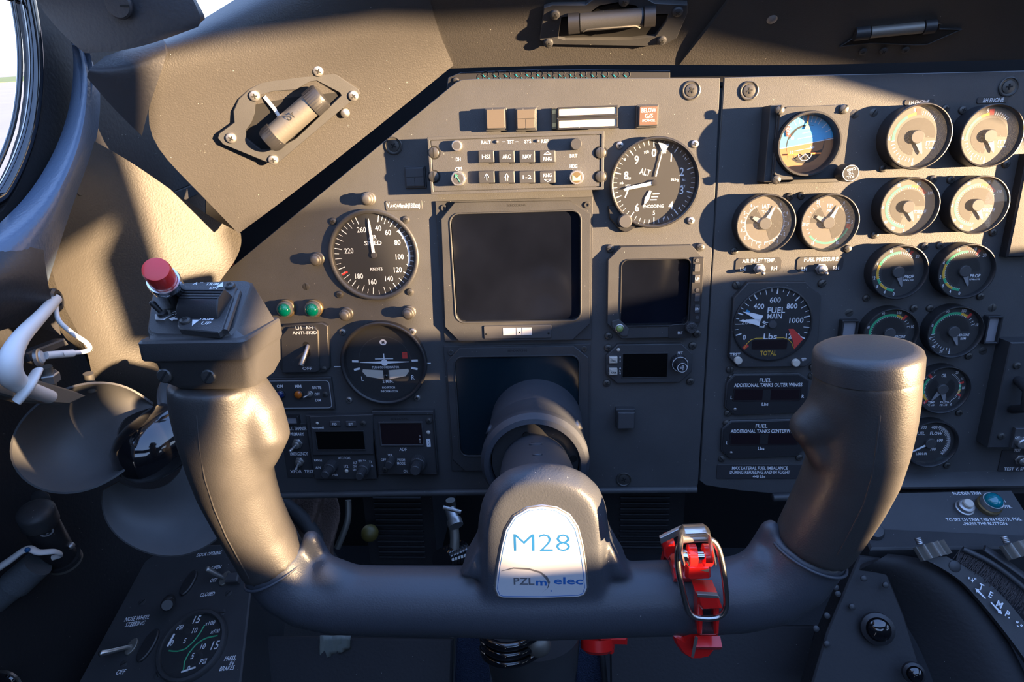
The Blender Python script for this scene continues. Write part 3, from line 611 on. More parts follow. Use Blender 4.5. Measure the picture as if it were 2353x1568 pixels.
# small toggles with labels
def toggle(t, px, py, h, lean=(0, 0), k=1.0, parent=None, lever='satin_steel', length=9):
    a, c = t.L(px, py, h); b = MB('satin_steel'); b.prism([(a+x, c+y) for x, y in circ(0, 0, 6.2*k, 6)], h, h+2*k, .3); b.lathe([(4.4*k, 2*k), (4.4*k, 6*k), (3.4*k, 6.6*k)], (a, c), n=22, z=h, cap1=True)
    o = t.add('toggle_base', b, parent); b = MB(lever); b.tube([(a, c, h+5*k), (a+lean[0]*.5, c+lean[1]*.5, h+(5+length*.5)*k), (a+lean[0], c+lean[1], h+(5+length)*k)], [1.3*k, 1.6*k, 2.0*k], 14, dome=1); t.add('lever', b, parent); return o
for x0, y0, x1, y1, s, sx, w1, tx, nm in ((1690, 593, 1796, 625, 'AIR INLET TEMP.', 1744, 76, 1742, 'air inlet temperature'), (1831, 590, 1938, 623, 'FUEL PRESSURE', 1887, 78, 1884, 'fuel pressure')):
    t = placard(x0, y0, x1, y1, 'toggle switch on dark placard reading %s' % s.rstrip('.'), [(s, sx, 599 if sx < 1800 else 596, 9, w1), ('LH', x0+17, 619 if sx < 1800 else 618, 9, 12), ('RH', x1-17, 617 if sx < 1800 else 616, 9, 13)], name='toggle_switch', chamf=2.5, cat='switch')
    toggle(t, tx+2, 618, 1, (0, -2), .92)

# attitude indicator
t = Thing('attitude_indicator', 'round attitude indicator with blue sky and brown ground in a square case', 'gauge', PANEL, 1862, 328, 30)
X, Y, w_, h_ = t.R(1786, 243, 1946, 412, 26); b = MB('unit_paint'); A_ = crect(X, Y, w_, h_, 5); c0 = t.L(1861, 331, 32); R = 74*t.s
b.frame(A_, circ(c0[0], c0[1], R, 48), 0, 26, .5, dz=10); t.add('case', b)
for x, y in ((1791, 253), (1938, 251), (1783, 413)): t.screw(x, y, 4, h=26, z=26, kind='s')
b = MB('black_plastic'); b.lathe([(R*1.0, 20), (R*1.0, 30), (R*.98, 32), (R*.93, 32), (R*.9, 30), (R*.88, 22)], c0, n=64, cap1=False); t.add('bezel', b)
b = MB('dial_black'); b.lathe([(R*.9, 22), (.01, 22)], c0, n=48); t.dial = t.add('dial', b); b = MB('sky_blue'); z = 22.1
b.arc(-98, 78, R*.6, R*.88, z, c0, 30); b.m('earth_brown').arc(78, 262, R*.6, R*.88, z, c0, 30); b.m('dial_step').arc(0, 360, .01, R*.6, z-.03, c0, 40)
def sl_(xs, d): return [(c0[0]+x*R, c0[1]+(y+x*.16)*R) for x, y in xs]
b.m('sky_blue').flat(sl_([(-.57, .0), (.57, .0), (.55, .22), (.3, .5), (0, .58), (-.3, .5), (-.55, .22)], 0), z+.05); b.m('earth_brown').flat(sl_([(-.58, .0), (.58, .0), (.56, -.26), (-.5, -.38)], 0), z+.05)
b.m('ink_white').flat(sl_([(-.88, .0), (.88, .0), (.88, .02), (-.88, .02)], 0), z+.12)
for y, x_ in ((.2, .25), (-.16, .32), (.35, .12)): b.flat(sl_([(-x_, y), (x_, y), (x_, y+.015), (-x_, y+.015)], 0), z+.12)
for s, x, y in (('10', .22, -.1), ('10', -.4, -.24), ('10', -.42, .2)): b.text(s, c0[0]+R*x, c0[1]+R*y, z+.15, R*.1)
for a in (-60, -45, -30, -20, -10, 10, 20, 30, 45, 60): b.tick(a, R*.68, R*.86, R*.02, z+.12, c0)
t.add('dial_markings', b, parent=t.dial)
b = MB('orange_paint'); b.tick(0, R*.62, R*.9, R*.05, z+1, c0); b.flat([(c0[0]-R*.55, c0[1]-R*.33), (c0[0]-R*.22, c0[1]-R*.33), (c0[0]-R*.22, c0[1]-R*.28), (c0[0]-R*.55, c0[1]-R*.28)], z+2); b.flat([(c0[0]+R*.18, c0[1]-R*.32), (c0[0]+R*.5, c0[1]-R*.32), (c0[0]+R*.5, c0[1]-R*.27), (c0[0]+R*.18, c0[1]-R*.27)], z+2)
b.m('needle_white').arc(90, 270, R*.2, R*.215, z+2, (c0[0], c0[1]-R*.3)); b.tube([(c0[0], c0[1]-R*.3, z+2), (c0[0]-R*.15, c0[1]-R*.44, z+2)], .4, 4); b.tube([(c0[0], c0[1]-R*.3, z+2), (c0[0]+R*.15, c0[1]-R*.44, z+2)], .4, 4)
b.m('cream_ink').flat([(c0[0]-R*.09, c0[1]+R*.46), (c0[0]+R*.09, c0[1]+R*.46), (c0[0], c0[1]+R*.64)], z+1.2); t.add('aircraft_symbol', b)
b = MB('gauge_red'); b.prism([(c0[0]-R*.62, c0[1]+R*.25), (c0[0]-R*.5, c0[1]+R*.25), (c0[0]-R*.56, c0[1]+R*.58), (c0[0]-R*.68, c0[1]+R*.55)], z+.6, z+1); b.m('ink_white')
b.text('OFF', c0[0]-R*.59, c0[1]+R*.41, z+1.1, R*.09, w=R*.24, rot=-80); t.add('off_flag', b)
b = MB('glass_clean'); b.lathe([(R*.9, 29), (.01, 29)], c0, n=40); t.add('glass', b)
a, c = t.L(1955, 398, 44); b = MB('black_plastic'); b.tube([(a, c, 4), (a, c, 30)], 4, 16); b.lathe([(7.4, 30), (7.4, 42), (6.8, 44), (.01, 44)], (a, c), n=30); o = t.add('caging_knob', b)
b = MB('ink_white'); b.arc(0, 360, 6.2, 6.6, 44.1, (a, c), 24)
for s, q in (('CAGE', 2.9), ('TO', 0), ('PULL', -2.9)): b.text(s, a, c-(-q), 44.15, 2.2, rot=195)
t.add('lettering', b, parent=o)
X, Y, w_, h_ = t.R(1764, 242, 1786, 418, 18); b = MB('unit_paint'); b.box(X, Y, 0, w_+2, h_, 20, .6); b.box(X+w_*.2, Y, 20, w_*.35, h_*.98, 3, .4); t.add('side_flange', b)
b = MB('unit_paint'); X, Y, w_, h_ = t.R(1766, 414, 1930, 420, 10); b.box(X, Y, 0, w_, h_+1, 10, .4); t.add('lower_flange', b)
RP.screw(1964, 262, 3.9, kind='flat', rot=60); RP.screw(2008, 259, 3.6, kind='flat', rot=60)

# main fuel gauge
t = Thing('fuel_gauge', 'octagonal FUEL MAIN quantity gauge in Lbs with yellow TOTAL window', 'gauge', PANEL, 1783, 746, 8)
P = [(1720, 650), (1853, 649), (1889, 680), (1879, 822), (1852, 844), (1697, 846), (1676, 823), (1687, 686)]; c0 = t.L(1776, 746, 9); R = 91*t.s
b = MB('unit_paint'); b.prism(t.PP(P), 0, 7, .8); t.add('case', b); b = MB('black_plastic'); b.lathe([(R, 7), (R, 8.6), (R*.98, 9), (R*.96, 9), (R*.95, 7.2)], c0, n=64, cap1=False); t.add('bezel', b)
b = MB('dial_black'); b.lathe([(R*.955, 7.2), (.01, 7.2)], c0, n=56); t.dial = t.add('dial', b)
for x, y in ((1692, 655), (1888, 651), (1677, 849), (1868, 843)): t.screw(x, y, 4, kind='s')
b = MB('ink_white'); z = 7.3
A0, A1 = -128, 124
for i in range(25):
    a = -108+i*9.3; b.tick(a, R*(.8 if i % 2 == 0 else .86), R*.95, R*(.03 if i % 4 == 0 else .015), z, c0)
for s, x, y in (('400', -.38, .48), ('600', .02, .64), ('800', .45, .47), ('1000', .6, .09), ('1200', .55, -.33), ('200', -.65, .07), ('0', -.68, -.35)): b.text(s, c0[0]+x*R, c0[1]+y*R, z, R*.135, w=R*(.1+.085*(len(s)-1)) if len(s) > 1 else None)
b.text('FUEL', c0[0]+R*.07, c0[1]+R*.37, z, R*.15, w=R*.44); b.text('MAIN', c0[0]+R*.04, c0[1]+R*.21, z, R*.13, w=R*.36); b.text('Lbs', c0[0]-R*.02, c0[1]-R*.33, z, R*.15, w=R*.34); b.text('R', c0[0]-R*.18, c0[1]+R*.05, z, R*.13, rot=60); b.text('L', c0[0]-R*.26, c0[1]-R*.05, z, R*.13, rot=85)
b.m('gauge_yellow').text('TOTAL', c0[0]-R*.03, c0[1]-R*.79, z, R*.13, w=R*.42)
yl = [(-.66, -.66), (-.6, -.52), (-.5, -.42), (-.38, -.38), (-.2, -.38)]
for sg in (-1, 1): b.tube([(c0[0]-sg*x*R if sg < 0 else c0[0]-x*R-R*.06, c0[1]+y*R, z) for x, y in yl] if sg > 0 else [(c0[0]+x*R, c0[1]+y*R, z) for x, y in yl], .35, 4)
b.m('gauge_red').flat([(c0[0]+R*x, c0[1]+R*y) for x, y in ((.42, -.14), (.55, -.14), (.82, -.42), (.62, -.7), (.58, -.5))], z+.05); b.tick(-134, R*.8, R*.95, R*.09, z, c0); b.m('gauge_cyan').tick(-62, R*.68, R*.78, R*.07, z, c0)
b.m('lcd_red').flat([(c0[0]+R*x, c0[1]+R*y) for x, y in rrect(-.02, -.56, .9, .26, .05)], z+.02); t.add('dial_markings', b, parent=t.dial)
for a, n_ in ((-66, 'left_needle'), (-83, 'right_needle')):
    b = MB('needle_white'); A = a*D2R; d = V((math.sin(A), math.cos(A))); n = V((d.y, -d.x)); q = [d*R*.33+n*R*.11, d*R*.6+n*R*.07, d*R*.86, d*R*.6-n*R*.03, d*R*.33-n*R*.08]; b.prism([(c0[0]+p.x, c0[1]+p.y) for p in q], z+.8, z+1.3); t.add('needle', b)
b = MB('dark_grey'); b.lathe([(R*.1, 0), (R*.1, 2), (.01, 2.2)], c0, z=7.2, n=24); t.add('hub', b)
b = MB('glass_clean'); b.lathe([(R*.955, 8.8), (.01, 8.8)], c0, n=40); t.add('glass', b)
b = MB('ink_white'); t.T(b, 'TEST', 1689, 815, 8, 7, w=25); x, y = t.L(1847, 826, 7); b.box(x, y+.6, 7, 5, .35, .1); b.box(x, y-.6, 7, 5, .35, .1)
for q in (-1.2, 0, 1.2): b.box(x+q, y, 7, .3, 3.4, .1)
t.add('lettering', b)
for x, y in ((1697, 830), (1830, 835)): a, c = t.L(x, y, 10); b = MB('lens_milk'); b.lathe([(3.8, 6), (3.8, 10), (3.2, 10.8), (.01, 11)], (a, c), n=22); t.add('push_button', b)

# digital fuel gauges
for (P, l1, l2, y1, y2, disp, ll, rr, ylbs, scr, nm, dots, xc, w2) in (
  ([(1688, 861), (1838, 860), (1862, 876), (1858, 932), (1836, 951), (1688, 957), (1666, 937), (1671, 882)], 'FUEL', 'ADDITIONAL TANKS OUTER WINGS', 874, 885, (1684, 893, 1840, 922), (1681, 914), (1845, 911), 929, ((1679, 869), (1865, 863), (1672, 949), (1852, 946)), 'digital fuel gauge reading ADDITIONAL TANKS OUTER WINGS', (1689, 941), 1765, 156),
  ([(1680, 969), (1836, 965), (1856, 978), (1852, 1035), (1830, 1052), (1678, 1057), (1657, 1037), (1660, 988)], 'FUEL', 'ADDITIONAL TANKS CENTERWING', 979, 991, (1676, 995, 1836, 1023), (1671, 1018), (1842, 1015), 1031, ((1669, 972), (1858, 968), (1658, 1054), (1836, 1051)), 'digital fuel gauge reading ADDITIONAL TANKS CENTERWING', (1680, 1041), 1756, 154)):
    t = Thing('digital_fuel_gauge', nm, 'gauge', PANEL, xc, (y2+ylbs)/2, 5, 'digital fuel gauges'); b = MB('unit_paint'); b.prism(t.PP(P), 0, 3.4, .6); t.add('case', b)
    b = MB('black_plastic'); b.prism(inset(MB().ccw(t.PP(P)), 1.2), 3, 3.9, .3); t.add('face', b)
    X, Y, w_, h_ = t.R(*disp, 4); b = MB('lcd_red'); b.frame(rrect(X, Y, w_, h_, 1.5), rrect(X, Y, w_-1, h_-1, 1.2), 3.8, 4.3, .1); 
    for q in (-.27, .27): b.box(X+q*w_, Y, 3.6, w_*.42, h_*.82, .5)
    t.add('display_window', b); b = MB('ink_white'); t.T(b, l1, xc-8+2, y1, 10, 4, w=27); t.T(b, l2, xc, y2, 9, 4, w=w2); t.T(b, 'L', *ll, 8, 4); t.T(b, 'R', *rr, 8, 4); t.T(b, 'Lbs', xc-7, ylbs, 8, 4, w=15); t.add('lettering', b)
    a, c = t.L(*dots, 4); b = MB('satin_steel'); b.sphere((a, c, 4), 1.7, 12, .6); t.add('light_sensor', b)
    for x, y in scr: t.screw(x, y, 3.8, kind='s')
# indicator windows
for x0, y0, x1, y1, l in ((1932, 736, 1971, 792, 'grey indicator window half behind the right control grip'), (2264, 727, 2299, 791, 'grey indicator window right of the RPM gauges')):
    t = Thing('indicator_window', l, 'indicator', PANEL, (x0+x1)/2, (y0+y1)/2, 6); X, Y, w_, h_ = t.R(x0, y0, x1, y1); b = MB('black_plastic'); b.frame(rrect(X, Y, w_, h_, 1), rrect(X, Y, w_-4, h_-4, .6), 0, 7, .6); t.add('frame', b); b = MB('lens_window'); b.box(X, Y, 0, w_-4, h_-4, 4); t.add('window', b)
# ------------------------------------------------------------------ displays
def display(label, P, scr, ytag, xtag, screws, h=7, sm='screen_dark', tag='BENDIX/KING'):
    zs = max(3.0, h-5); cx = sum(p[0] for p in P)/len(P); cy = sum(p[1] for p in P)/len(P)
    t = Thing('display_unit', label, 'display', PANEL, cx, cy, h); b = MB('unit_paint'); O = t.PP(P, h); X, Y, w_, h_ = t.R(*scr, h)
    xs = [p[0] for p in O]; ys = [p[1] for p in O]
    b.prism(rrect((min(xs)+max(xs))/2, (min(ys)+max(ys))/2, max(xs)-min(xs)+4, max(ys)-min(ys)+2, .6), 0, 2.4, .3); t.add('mounting_plate', b)
    b = MB('unit_paint'); I = rrect(X, Y, w_, h_, 8.5, 8); b.frame(O, I, 2.3, h, .7, dz=zs); t.add('bezel', b)
    b = MB('unit_paint'); b.frame(rrect(X, Y, w_+3, h_+3, 9.5, 8), I, h-.3, h+.9, .5, dz=zs); t.add('screen_surround', b)
    b = MB(sm); b.prism(rrect(X, Y, w_*.995, h_*.995, 8.5, 8), zs-.6, zs+.4); t.add('screen', b)
    b = MB('slot_dark'); t.T(b, tag, xtag, ytag, 5, h, w=43); t.add('maker_name', b)
    for x, y, c in screws:
        a, c_ = t.L(x, y, 2.4); b = MB('screw_black' if c else 'unit_paint'); b.lathe([(3, 2.3), (3, 3.4), (2.6, 3.8), (1.4, 3.8), (1.3, 2.8), (.01, 2.8)], (a, c_), n=22); t.add('screw', b)
    return t
t = display('large dark upper flight display beside the airspeed dial', [(1044, 465), (1310, 461), (1357, 491), (1356, 745), (1316, 782), (1054, 785), (1022, 752), (1013, 503)], (1042, 489, 1333, 738), 472, 1187, ((1020, 478, 0), (1349, 471, 1)))
b = MB('dark_grey'); X, Y, w_, h_ = t.R(1112, 748, 1267, 778, 8); b.prism(crect(X, Y, w_, h_, .8), 7, 8.4, .4)
X, Y, w2, h2 = t.R(1156, 753, 1222, 770, 8); b.m('white_lacquer').box(X, Y, 8.2, w2, h2, .6); b.m('slot_dark').box(X-1, Y, 8.5, .3, h2, .5).box(X+4.5, Y, 8.5, .3, h2, .5).lathe([(2.2, 8.5), (.01, 9)], (X+2, Y-1), n=16)
for q in (-.46, .46): b.lathe([(1.8, 8), (.01, 9.2)], (X+q*w_, Y-2.5), n=16)
t.add('inclinometer', b)
display('large dark lower flight display partly hidden behind the control column', [(1056, 800), (1318, 795), (1352, 822), (1352, 1040), (1320, 1082), (1068, 1083), (1040, 1057), (1026, 832)], (1052, 820, 1330, 1047), 806, 1189, ((1036, 810, 0), (1342, 802, 1)), h=5, sm='screen_teal')
# small square display
t = Thing('display_unit', 'small square dark display with UP and DN keys down its right edge', 'display', PANEL, 1502, 672, 8)
P = [(1427, 567), (1590, 564), (1614, 590), (1608, 745), (1578, 775), (1428, 779), (1395, 744), (1397, 597)]; O = t.PP(P, 8); X, Y, w_, h_ = t.R(1428, 597, 1583, 748, 8); I = rrect(X, Y, w_, h_, 6, 8)
I = [(x, y) for x, y in I]; b = MB('unit_paint'); b.frame(O, I, 0, 8, .7, dz=2); t.add('bezel', b); b = MB('black_plastic'); b.frame(rrect(X, Y, w_+2.4, h_+2.4, 7, 8), I, 7.8, 9, .4, dz=2); t.add('screen_surround', b)
b = MB('screen_dark'); b.prism(rrect(X, Y, w_*.995, h_*.995, 6, 8), 1.5, 4); t.add('screen', b)
X, Y, w_, h_ = t.R(1588, 591, 1613, 742, 9); b = MB('black_plastic'); b.prism(rrect(X, Y, w_, h_, 1), 7.5, 10, .4); t.add('key_strip', b)
for y, s in ((616, ''), (641, 'UP'), (684, ''), (710, 'DN')):
    X, Y, w_, h_ = t.R(1596, y-9, 1608, y+9, 11); b = MB('dark_grey'); b.prism(rrect(X, Y, w_, h_, .5), 9.8, 11.4, .3); o = t.add('key', b)
    if s: b = MB('ink_white'); b.text(s, X, Y, 11.5, 2.5, w=3.9); t.add('lettering', b, parent=o)
for y in (599, 667, 730): a, c = t.L(1602, y, 10); b = MB('dark_grey'); b.lathe([(1.8, 10), (1.8, 10.5), (1.2, 10.6), (.01, 10.3)], (a, c), n=16); t.add('small_screw', b)
a, c = t.L(1590, 755, 16); b = MB('unit_paint'); b.knurl(5.6, 6, 16, (a, c), n=14, d=.08, bev=.8)
for k in range(4): b.m('slot_dark').tick(k*45, -4, 4, .5, 16.1, (a, c))
t.add('brightness_knob', b)
b = MB('black_plastic'); b.prism(t.PP([(1536, 752), (1545, 746), (1570, 744), (1590, 770), (1585, 777), (1536, 777)], 8), 7.5, 9, .4); t.add('knob_plate', b); b = MB('ink_white'); t.T(b, 'BRT', 1563, 765, 6.5, 9, w=11); t.add('lettering', b)
b = MB('dark_grey'); b.prism(t.PP([(1406, 738), (1422, 733), (1445, 755), (1441, 772), (1428, 772), (1406, 750)], 8), 7.5, 9.4, .4); t.add('sensor_plate', b)
a, c = t.L(1424, 755, 10); b = MB('satin_steel'); b.lathe([(4.4, 9), (4.4, 10.4), (3.6, 10.8)], (a, c), n=24, cap1=False); b.m('lens_olive').lathe([(3.6, 10), (3, 12), (1.5, 13), (.01, 13.2)], (a, c), n=24); t.add('light_sensor', b)
for x, y in ((1402, 571), (1608, 568), (1398, 771), (1601, 766)): t.screw(x, y, 4, z=1)
# altitude preselector
t = Thing('altitude_selector', 'octagonal altitude selector with ENG and ARM keys and SET knob', 'control unit', PANEL, 1492, 837, 6)
b = MB('unit_paint'); b.prism(t.PP([(1420, 793), (1567, 791), (1593, 815), (1590, 856), (1563, 880), (1418, 883), (1392, 860), (1393, 819)]), 0, 5, .8); t.add('case', b)
X, Y, w_, h_ = t.R(1431, 813, 1533, 867, 5); b = MB('unit_paint'); b.frame(rrect(X, Y, w_+1.6, h_+1.6, .4), rrect(X, Y, w_, h_, .3), 4.8, 5.8, .2); b.m('lcd_black').box(X, Y, 4.9, w_, h_, .3); t.add('display_window', b)
for y, s in ((829, 'ENG'), (856, 'ARM')):
    X, Y, w_, h_ = t.R(1400, y-8, 1419, y+7, 9); b = MB('lens_milk'); b.prism(rrect(X, Y, w_, h_, .5), 4.8, 9, .8); o = t.add('key', b); b = MB('slot_dark'); b.text(s, X, Y-.6, 9.1, 2.2, w=5.4); t.add('lettering', b, parent=o)
b = MB('ink_white'); t.T(b, 'SET', 1563, 811, 6, 5, w=12)
for i, q in enumerate('VS'): t.T(b, q, 1425, 822+i*7, 5, 5)
for i, q in enumerate('ALT'): t.T(b, q, 1425, 846+i*7, 5, 5)
t.add('lettering', b); a, c = t.L(1421, 804, 5); b = MB('lens_milk'); b.sphere((a, c, 5), 1.8, 12, .5); t.add('light_sensor', b)
a, c = t.L(1562, 836, 12); b = MB('black_plastic'); b.knurl(8.2, 5, 14, (a, c), n=20, d=.07, bev=1); t.add('outer_knob', b); b = MB('black_plastic'); b.knurl(5.0, 14, 24, (a, c), n=14, d=.08, bev=.6); o = t.add('inner_knob', b)
b = MB('ink_white'); b.arc(0, 360, 4.3, 4.8, 24.15, (a, c), 24).arc(0, 360, 7.2, 7.6, 14.15, (a, c), 24); b.text('PULL', a+.8, c, 24.2, 1.8, rot=-75, w=5); b.text('VS', a-1.6, c, 24.2, 1.8, rot=-75); t.add('lettering', b, parent=o)
for x, y in ((1397, 799), (1591, 794), (1394, 880), (1586, 876)): t.screw(x, y, 4)
# ADF receiver
t = Thing('direction_finder', 'square ADF radio with dark red-tinted window and two knobs', 'radio', PANEL, 932, 1022, 8)
X, Y, w_, h_ = t.R(860, 946, 1001, 1092, 8); b = MB('unit_paint'); b.prism(rrect(X, Y, w_, h_, .8), 0, 7, .6); t.add('case', b); b = MB('black_plastic'); b.frame(rrect(X, Y-1, w_-1.5, h_-4, .5), rrect(X, Y-1, w_-3, h_-5.5, .4), 6.8, 8, .2); t.add('face_frame', b)
X, Y, w_, h_ = t.R(872, 970, 973, 1025, 8); b = MB('dark_grey'); b.frame(rrect(X, Y, w_, h_, .5), rrect(X, Y, w_-3, h_-3, .4), 6.8, 8.6, .5); b.m('lcd_red').box(X, Y, 6.8, w_-3, h_-3, .6); o = t.add('display_window', b)
b = MB('ink_white'); t.T(b, 'ADF', 926, 1033, 8, 7, w=17); t.T(b, 'VOL', 897, 1046, 6.5, 7, w=12); t.T(b, 'OFF', 881, 1057, 6.5, 7, w=12); t.T(b, 'PUSH', 922, 1057, 6.5, 7, w=17); t.T(b, 'MODE', 922, 1065, 6.5, 7, w=19); t.T(b, 'CH.', 932, 1083, 6.5, 7, w=10)
for i, q in enumerate('SBY'): t.T(b, q, 965, 1003+i*7, 4, 8)
X, Y, w_, h_ = t.R(980, 1010, 989, 1028, 8); b.prism(rrect(X, Y, w_, h_, .4), 7, 7.4); b.m('slot_dark').text('A', X, Y+1.5, 7.5, 2.2).text('V', X, Y-1.5, 7.5, 2.2).m('slot_dark'); t.T(b, 'BENDIX/KING', 918, 963, 4.5, 7, w=40); t.add('lettering', b)
a, c = t.L(984, 995, 8); b = MB('lens_milk'); b.sphere((a, c, 7), 2.2, 12, .6); t.add('light_sensor', b)
t.screw(986, 967, 3.4, h=7, z=7); t.screw(885, 1079, 3.4, h=7, z=7)
knob(t, 893, 1070, 4.4, 7, 20, 'unit_paint', 'unit_paint', 'volume_knob', 16)
a, c = t.L(959, 1070, 16); b = MB('unit_paint'); b.knurl(8.2, 7, 16, (a, c), n=26, d=.05, bev=.8); o = t.add('outer_knob', b); b = MB('unit_paint'); b.knurl(5.7, 16, 28, (a, c), n=20, d=.06, bev=.8); b.m('dark_grey').lathe([(4.9, 28.05), (.01, 28.2)], (a, c), n=24); t.add('inner_knob', b)
# transponder
t = Thing('transponder', 'transponder with black window, FID and IDT keys and ATC/TCAS knobs', 'radio', PANEL, 786, 1025, 8)
X, Y, w_, h_ = t.R(711, 956, 857, 1104, 8); b = MB('unit_paint'); b.prism(rrect(X, Y, w_, h_, .6), 0, 6, .5); t.add('case', b)
b = MB('unit_paint'); b.prism(t.PP([(711, 958), (857, 953), (857, 1045), (720, 1047)], 9), 5.5, 9, .6); t.add('upper_face', b)
X, Y, w_, h_ = t.R(728, 992, 837, 1033, 9); b = MB('unit_paint'); b.frame(rrect(X, Y, w_+2, h_+2, .5), rrect(X, Y, w_, h_, .3), 8.8, 10, .5); b.m('lcd_black').box(X, Y, 8.9, w_, h_, .3); t.add('display_window', b)
for x, s in ((769, 'FID'), (806, 'IDT')):
    X, Y, w_, h_ = t.R(x-12, 969, x+12, 981, 11); b = MB('dark_grey'); b.prism(rrect(X, Y, w_, h_, 1), 8.8, 11, .6); o = t.add('key', b); b = MB('ink_white'); b.text(s, X, Y, 11.1, 2.6, w=4.4); t.add('lettering', b, parent=o)
b = MB('ink_white'); t.T(b, 'Honeywell', 730, 983, 5, 9, w=27)
for s, x, y, hp, wp in (('ATC/TCAS', 791, 1053, 6, 28), ('RANGE', 731, 1058, 6, 18), ('A/N', 731, 1075, 6, 12), ('1/2', 795, 1072, 7, 10), ('VFR TA', 832, 1060, 6, 19), ('ALT', 816, 1064, 6, 9), ('ON', 815, 1072, 6, 8), ('SBY', 815, 1080, 6, 9), ('T/', 851, 1062, 6, 7), ('RA', 853, 1070, 6, 8), ('PWR', 770, 1092, 6, 14)): t.T(b, s, x, y, hp, 6, w=wp)
t.add('lettering', b)
for x, y, r, m_ in ((729, 973, 1.6, 'lens_milk'), (795, 1085, 2.2, 'lens_milk')): a, c = t.L(x, y, 9); b = MB(m_); b.sphere((a, c, 9 if y < 1000 else 7), r, 12, .6); t.add('push_button', b)
t.screw(835, 973, 3.2, h=9, z=9)
for x, y in ((757, 1078), (834, 1081)):
    a, c = t.L(x, y, 15); b = MB('unit_paint'); b.knurl(6.6, 6, 17, (a, c), n=20, d=.06, bev=.7); o = t.add('outer_knob', b); b = MB('unit_paint'); b.knurl(4.6, 17, 29, (a, c), n=16, d=.07, bev=.7); t.add('inner_knob', b)
# transponder switch placard
t = placard(652, 974, 712, 1098, 'black ALT. TRANSP. placard with PRIMARY and EMERGENCY toggle switches', [('ALT. TRANSP.', 682, 985, 8, 45), ('PRIMARY', 683, 998, 8, 31), ('EMERGENCY', 687, 1043, 8, 41), ('XPDR  TEST', 694, 1084, 7.5, 55)], name='switch_panel', cat='switch panel')
toggle(t, 684, 1019, 1, (-3, -2.5), .95); toggle(t, 689, 1061, 1, (0, -3), .85)
t = Thing('indicator_window', 'flat grey indicator window above the ALT. TRANSP. placard', 'indicator', PANEL, 655, 965, 4); X, Y, w_, h_ = t.R(610, 956, 687, 976); b = MB('black_plastic'); b.frame(rrect(X, Y, w_, h_, .8), rrect(X, Y, w_-4, h_-3, .4), 0, 6, .4); t.add('frame', b); b = MB('lens_window'); b.box(X, Y, 0, w_-4, h_-3, 4.5); t.add('window', b)
# marker beacon panel
t = Thing('marker_beacon_panel', 'marker beacon panel outlined in white with OM and MM lamps', 'control panel', PANEL, 670, 907, 4)
X, Y, w_, h_ = t.R(565, 869, 765, 942, 4); b = MB('unit_paint'); b.prism(rrect(X, Y, w_, h_, .8), 0, 4, .6); t.add('case', b); X, Y, w_, h_ = t.R(575, 875, 760, 939, 4); b = MB('ink_grey'); b.frame(rrect(X, Y, w_, h_, 4), rrect(X, Y, w_-1.4, h_-1.4, 3.4), 4, 4.2, .05); t.add('outline', b)
b = MB('ink_white')
for s, x, y, hp, wp in (('FM/Z', 600, 888, 7.5, 24), ('OM', 643, 888, 7.5, 14), ('MM', 685, 888, 7.5, 15), ('BRITE', 728, 891, 6.5, 20), ('OFF', 729, 906, 6.5, 12), ('DIM', 731, 920, 6.5, 12), ('BENDIX/KING', 590, 930, 6.5, 54)): t.T(b, s, x, y, hp, 4, w=wp)
t.add('lettering', b)
for x, m_ in ((602, 'lens_clear'), (643, 'lens_blue'), (685, 'lens_amber')): a, c = t.L(x, 908, 7); b = MB('black_plastic'); b.lathe([(4.8, 4), (4.8, 6.2), (4.2, 6.6)], (a, c), n=24, cap1=False); b.m(m_).lathe([(4.2, 6), (3.9, 7.6), (2.4, 8.8), (.01, 9.1)], (a, c), n=24); t.add('lamp', b)
toggle(t, 713, 905, 4, (-4, -1), .55); t.screw(748, 906, 3.2, h=4, z=4)
# anti-skid switch
t = Thing('anti_skid_switch', 'ANTI-SKID switch guard box with long silver toggle pointing down', 'switch', PANEL, 698, 800, 6)
P = [(650, 748), (740, 743), (752, 750), (757, 845), (745, 858), (655, 860), (643, 850), (640, 757)]; b = MB('unit_paint'); b.prism(t.PP(P), 0, 5, 1); t.add('case', b); b = MB('unit_paint'); b.prism(t.PP([(664, 752), (724, 750), (733, 760), (735, 850), (728, 855), (650, 856), (647, 772)]), 4.5, 8, .8); t.add('guard', b)
a, c = t.L(705, 803, 8); b = MB('slot_dark'); b.prism(rrect(a, c, 6.5, 16, 3.2), 7.9, 8.2); t.add('slot', b); b = MB('satin_steel'); b.tube([(a+1.5, c+4, 7), (a+.5, c-2, 13), (a-3, c-13, 20)], [2.0, 2.2, 3.0], 16, dome=.4); t.add('lever', b)
b = MB('ink_white'); t.T(b, 'LH', 686, 754, 7, 8, w=13); t.T(b, 'RH', 711, 753, 7, 8, w=14); t.T(b, 'ANTI-SKID', 700, 765, 7, 8, w=56); t.T(b, 'OFF', 706, 847, 7, 8, w=22); t.add('lettering', b); t.screw(745, 848, 3.4, h=5, z=5, kind='s'); t.screw(645, 754, 2, h=5, z=5)
